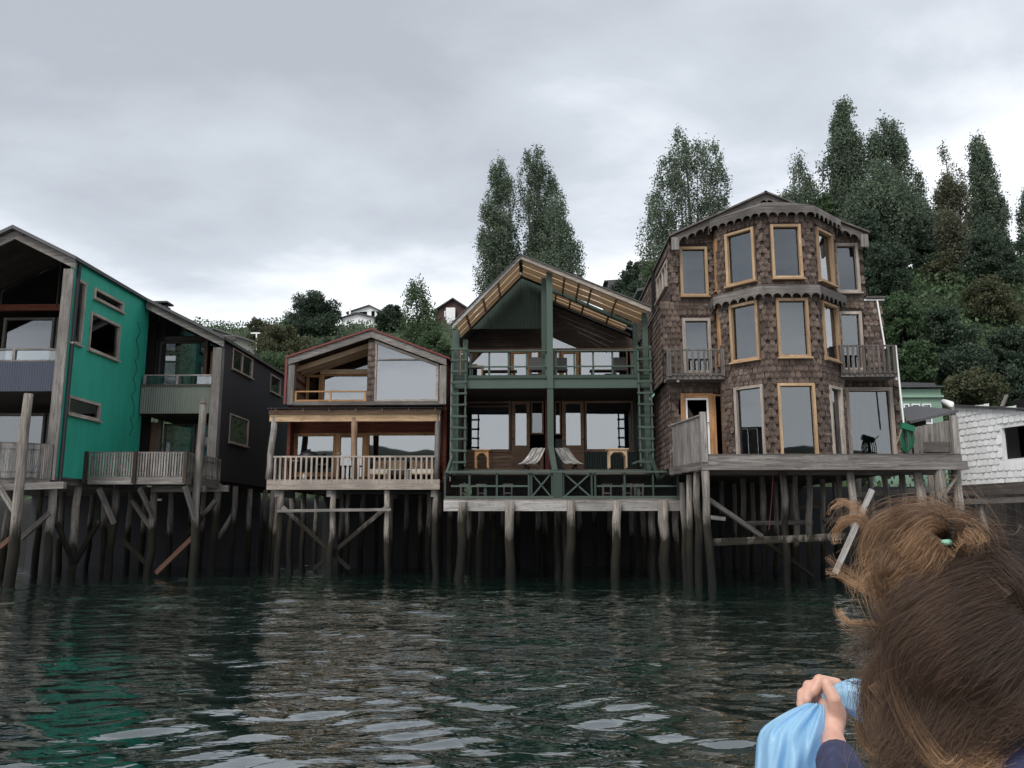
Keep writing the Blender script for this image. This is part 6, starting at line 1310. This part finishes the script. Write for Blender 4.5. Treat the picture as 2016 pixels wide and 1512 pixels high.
# back of the head: from the parting at the right, sweeping left and down
for i in range(44):
    s_ = i / 43; y0 = 1110 + s_ * 130; x0 = 2035 - 40 * s_ + random.uniform(-20, 20)
    xe = 1795 + random.uniform(-25, 70) + 60 * s_ ; ye = 1245 + s_ * 255 + random.uniform(-30, 40)
    g = [on(x0, y0), on(1975 - 30 * s_, y0 - 4 + 40 * s_), on(1890 - 10 * s_, y0 + 30 + 75 * s_), on(1815 + 25 * s_, y0 + 95 + 110 * s_, .012), (xe, ye, D - .06 - .02 * random.random())]
    tuft('d', g, 200, .017, curl=.011, fan=1.6)
# crown towards the hair tie
for i in range(28):
    s_ = i / 27; x0 = 1735 + 285 * s_; y0 = 1180 + 20 * math.sin(s_ * 3) + random.uniform(-20, 35) - 30 * s_
    g = [on(x0, y0), on(x0 + (1850 - x0) * .4, y0 - 50), on(1850 + (x0 - 1850) * .18, 1090, .004), (1848 + (x0 - 1850) * .05, 1064, D - .085)]
    tuft('d' if random.random() < .6 else 'm', g, 170, .013, curl=.002, fan=.4)
for i in range(20):    # right slope falling off the frame
    g = [on(1862 + 6 * i, 1078 + 3 * i), on(1930 + 4 * i, 1092 + 6 * i), (2010 + 3 * i, 1135 + 9 * i, D - .02), (2060, 1190 + 9 * i, D)]
    tuft('d', g, 110, .012, curl=.004)
# lower mass, right side: straight fall, ending above the collar
for i in range(38):
    u0 = i / 37; x0 = 1815 + 215 * u0 + random.uniform(-8, 8); yb_ = 1530 - 95 * u0 + random.uniform(-25, 20)
    g = [on(x0, 1255 + random.uniform(-30, 50), -.012), on(x0 - 8, 1310, -.002), (x0 - 22 + random.uniform(-12, 12), 1375, D - .10), (x0 - 45 + random.uniform(-30, 25), yb_ - 45, D - .095), (x0 - 70 + random.uniform(-40, 30), yb_, D - .085)]
    tuft('d', g, 170, .016, curl=.008, fan=1.2)
# left mass: brown waves
for i in range(52):
    s_ = random.random(); x0 = 1850 - 50 * s_ + random.uniform(-20, 20); y0 = 1130 + 215 * s_
    xe = 1800 - 28 * math.sin(s_ * 3) + random.uniform(-22, 50); ye = y0 + 135 + random.uniform(-20, 60)
    g = [on(x0 + 55, y0 - 20), on(x0, y0 + 20, .01), (x0 - 38, y0 + 80, D - .05), (xe, ye, D - .04), (xe + random.uniform(-10, 45), ye + 55, D - .05), (xe + random.uniform(10, 90), ye + 100, D - .06)]
    tuft('m' if i % 4 else 'l', g, 115, .013, curl=.011, fan=1.35)
for i in range(26):    # curling ends at the lower left
    x0 = 1775 + random.uniform(-30, 70); y0 = 1300 + random.uniform(-40, 60)
    g = [(x0, y0, D - .07), (x0 - 22, y0 + 55, D - .07), (x0 - 5, y0 + 110, D - .075), (x0 + 50, y0 + 155, D - .08), (x0 + 105, y0 + 170, D - .08), (x0 + 140, y0 + 150 + random.uniform(-30, 20), D - .075)]
    tuft('m' if i % 5 else 'l', g, 70, .012, curl=.010, fan=1.6)
# half-up tail: from the tie, arching left and down in loose loops
tie = (1850, 1062, D - .095)
def around(g, n, key, reps, jit, **kw):
    g = [g[0]] + [(1850 + (x - 1850) * .84 if x < 1850 else x, 1068 + (y - 1062) * .84, d_) for x, y, d_ in g[1:]]
    for _ in range(reps):
        gg = [g[0]] + [(x + random.gauss(0, jit) * min(1, .3 + k_ * .3), y + random.gauss(0, jit) * min(1, .3 + k_ * .3), d_ + random.gauss(0, .008)) for k_, (x, y, d_) in enumerate(g[1:])]
        tuft(key if random.random() < .75 else random.choice('dml'), gg, n, kw.get('sp', .011), curl=.006, fan=1.5)
around([tie, (1805, 1022, D - .09), (1752, 1030, D - .085), (1722, 1080, D - .075), (1718, 1140, D - .07), (1745, 1200, D - .07), (1770, 1240, D - .07)], 75, 'm', 7, 10)
around([tie, (1815, 1025, D - .105), (1775, 1050, D - .105), (1752, 1110, D - .095), (1765, 1170, D - .09), (1745, 1230, D - .08)], 75, 'm', 6, 11)
around([tie, (1835, 1040, D - .11), (1808, 1075, D - .115), (1800, 1110, D - .115), (1765, 1150, D - .10), (1740, 1190, D - .085)], 60, 'l', 5, 11)
around([tie, (1825, 1008, D - .08), (1780, 1008, D - .07), (1738, 1040, D - .06), (1716, 1080, D - .06), (1712, 1120, D - .06)], 60, 'm', 5, 9)
around([tie, (1862, 1028, D - .085), (1888, 1025, D - .08), (1915, 1050, D - .07), (1930, 1080, D - .065), (1965, 1115, D - .055)], 75, 'm', 5, 8)
around([tie, (1870, 1035, D - .095), (1895, 1045, D - .095), (1912, 1075, D - .09), (1920, 1100, D - .085)], 70, 'l', 4, 8)
around([tie, (1846, 1022, D - .09), (1838, 1005, D - .08), (1822, 1000, D - .07)], 40, 'm', 4, 10)
around([tie, (1800, 1040, D - .095), (1752, 1075, D - .095), (1735, 1115, D - .09), (1722, 1145, D - .085), (1728, 1175, D - .08)], 60, 'l', 4, 10)
around([(1815, 1095, D - .11), (1775, 1110, D - .105), (1745, 1140, D - .095), (1722, 1165, D - .085)], 70, 'l', 3, 9)
for g, n_, sp_, key in (
    # flying locks
    ([(1745, 1065, D - .07), (1712, 1040, D - .07), (1692, 1015, D - .06), (1665, 990, D - .06), (1640, 1000, D - .06), (1632, 1022, D - .06)], 45, .006, 'l'),
    ([(1740, 1070, D - .07), (1718, 1055, D - .07), (1690, 1022, D - .07), (1660, 1030, D - .07), (1646, 1055, D - .06), (1648, 1078, D - .06)], 95, .005, 'l'),
    ([(1735, 1085, D - .07), (1712, 1065, D - .07), (1702, 1030, D - .07), (1688, 1000, D - .06), (1668, 988, D - .05)], 50, .006, 'm'),
    ([(1740, 1160, D - .07), (1710, 1162, D - .07), (1680, 1150, D - .06), (1650, 1130, D - .06), (1618, 1128, D - .05)], 65, .005, 'l'),
    ([(1735, 1155, D - .07), (1705, 1150, D - .07), (1672, 1128, D - .06), (1640, 1110, D - .06), (1625, 1090, D - .05)], 25, .006, 'm'),
    ([(1760, 1130, D - .08), (1722, 1145, D - .08), (1690, 1150, D - .07), (1660, 1132, D - .07)], 40, .006, 'l'),
    ([(1750, 1235, D - .06), (1705, 1228, D - .06), (1672, 1225, D - .06), (1652, 1205, D - .06), (1660, 1195, D - .06)], 55, .005, 'l'),
    ([(1740, 1255, D - .06), (1700, 1245, D - .06), (1668, 1238, D - .05), (1650, 1215, D - .05)], 25, .006, 'm'),
    ([(1735, 1250, D - .06), (1695, 1275, D - .06), (1672, 1290, D - .05), (1660, 1310, D - .05)], 60, .016, 'd'),
    ([(1735, 1320, D - .06), (1695, 1345, D - .06), (1665, 1340, D - .06), (1650, 1330, D - .05)], 22, .008, 'd'),
    ([(1690, 1425, D - .07), (1705, 1470, D - .07), (1740, 1490, D - .08), (1790, 1510, D - .08)], 45, .005, 'l'),
    ([(1720, 1345, D - .08), (1760, 1400, D - .09), (1800, 1470, D - .10), (1860, 1505, D - .10), (1895, 1480, D - .10)], 55, .007, 'l'),
    ([(1770, 1270, D - .10), (1760, 1340, D - .11), (1790, 1420, D - .11), (1850, 1500, D - .11), (1890, 1500, D - .11)], 60, .012, 'm'),
    ([(1700, 1000, D - .05), (1660, 1010, D - .05), (1640, 1050, D - .05)], 8, .02, 'm'), ([(1900, 1000, D - .06), (1880, 975, D - .05), (1850, 985, D - .05)], 18, .03, 'm'), ([(1930, 1060, D - .03), (1980, 1080, D - .03), (2030, 1130, D - .03)], 40, .03, 'd')):
    tuft(key, g, max(6, int(n_ * .5)), sp_ * .8, curl=.0030, fan=.9)
off = np.array(PERSON.location)
for key, mt, nm in (('d', HAIRD, 'hair'), ('m', HAIR, 'hair'), ('l', HAIRL, 'hair')):
    st_ = hair_pts[key]; hc = bpy.data.hair_curves.new(nm); hc.add_curves([len(p) for p, _ in st_])
    allp = np.concatenate([p for p, _ in st_]) - off; hc.attributes['position'].data.foreach_set('vector', allp.astype(np.float32).ravel())
    ra = hc.attributes.get('radius') or hc.attributes.new('radius', 'FLOAT', 'POINT'); ra.data.foreach_set('value', np.concatenate([r * np.linspace(1, .45, len(p)) for p, r in st_]).astype(np.float32))
    o = link(nm, hc, mt, PERSON); o['kind'] = 'stuff'; o['label'] = {'d': 'dark brown straight hair falling down the back', 'm': 'wavy brown hair blown to the left', 'l': 'light brown windblown hair ends'}[key]
t1 = Pd(1850, 1064, D - .10); P_TIE = paint('mint elastic', (.30, .62, .48), rough=.8, grain=False)
m = MB(); ring = []
for s_ in range(17): a = s_ / 16 * 2 * math.pi; ring.append(t1 + Vector((math.cos(a) * .011, math.sin(a) * .012, .002 * math.sin(a) + .001 * math.cos(a))))
m.tube(ring, [.0032] * 17, 8, caps=False); m.build('hair_tie', P_TIE, PERSON, smooth=True)

# blue plastic bag held in the fist, its twisted neck running behind the hair
m, t, b = newmat('thin blue plastic'); n_ = noise(t, mapped(t, 'Object', (9, 9, 3.5)), 1.5, 4, .6, 1.0)
t.links.new(ramp(t, n_, [(.3, (.38, .66, .85)), (.7, (.54, .78, .92))]), b.inputs['Base Color']); b.inputs['Roughness'].default_value = .35; b.inputs['Specular IOR Level'].default_value = .4; bump(t, b, n_, .5, .012)
tl = t.nodes.new('ShaderNodeBsdfTranslucent'); tl.inputs[0].default_value = (.25, .62, .95, 1); ms = t.nodes.new('ShaderNodeMixShader'); ms.inputs[0].default_value = .45; t.links.new(b.outputs[0], ms.inputs[1]); t.links.new(tl.outputs[0], ms.inputs[2]); t.links.new(ms.outputs[0], t.nodes['Material Output'].inputs[0]); BAGM = m
rows = []   # rings down the bag: left px, right px, y, depth half-thickness
for py, xl__, xr__, th in ((1386, 1590, 1624, .012), (1396, 1562, 1628, .022), (1412, 1532, 1630, .038), (1432, 1500, 1630, .055), (1448, 1490, 1628, .062), (1475, 1488, 1622, .068), (1505, 1486, 1616, .07), (1540, 1484, 1612, .068), (1580, 1490, 1606, .06), (1610, 1510, 1598, .03)): rows.append((py, xl__, xr__, th))
m = MB(); nr = 56; fold = [random.gauss(0, 1) for _ in range(nr)]; fold = [(fold[i - 1] + 2 * fold[i] + fold[(i + 1) % nr]) / 4 for i in range(nr)]
for i, (py, xa_, xb_, th) in enumerate(rows):
    for q in range(nr):
        a = 2 * math.pi * q / nr; k_ = .5 - .5 * math.cos(a); px = xa_ + (xb_ - xa_) * k_; wr_ = 1 + .34 * fold[q] * max(.35, 1 - i * .09) + .12 * math.sin(q * .9 + i * .8)
        m.v.append(Pd(px, py + 6 * math.sin(q * 2.1), HD - .01 - th * math.sin(a) * wr_))
for i in range(len(rows) - 1):
    for q in range(nr): q2 = (q + 1) % nr; m.f.append((i * nr + q, i * nr + q2, (i + 1) * nr + q2, (i + 1) * nr + q)); m.uv.append([(q, i), (q2, i), (q2, i + 1), (q, i + 1)])
m.f.append(tuple(range((len(rows) - 1) * nr, len(rows) * nr))); m.uv.append([(0, 0)] * nr)
b0 = len(m.v); nk = [(1616, 1384, .012, .0), (1636, 1370, .017, .01), (1662, 1366, .024, .01), (1690, 1374, .030, .01), (1716, 1392, .034, .02), (1745, 1420, .032, .03), (1790, 1445, .024, .04)]
for i, (px, py, r, dd) in enumerate(nk):
    c = Pd(px, py, HD + dd)
    for q in range(18): a = 2 * math.pi * q / 18; rr = r * (1 + .18 * math.sin(q * 2.2 + i)); m.v.append(c + Vector((math.sin(a) * rr * .45 * .3, math.cos(a) * rr * .5, math.sin(a) * rr)))
for i in range(len(nk) - 1):
    for q in range(18): q2 = (q + 1) % 18; m.f.append((b0 + i * 18 + q, b0 + i * 18 + q2, b0 + (i + 1) * 18 + q2, b0 + (i + 1) * 18 + q)); m.uv.append([(q, i), (q2, i), (q2, i + 1), (q, i + 1)])
bag = m.build('plastic_bag', BAGM, None, smooth=True); tag(bag, 'light blue plastic bag gripped in the raised fist', 'bag')
sd_ = bag.modifiers.new('subsurf', 'SUBSURF'); sd_.levels = 1; sd_.render_levels = 1
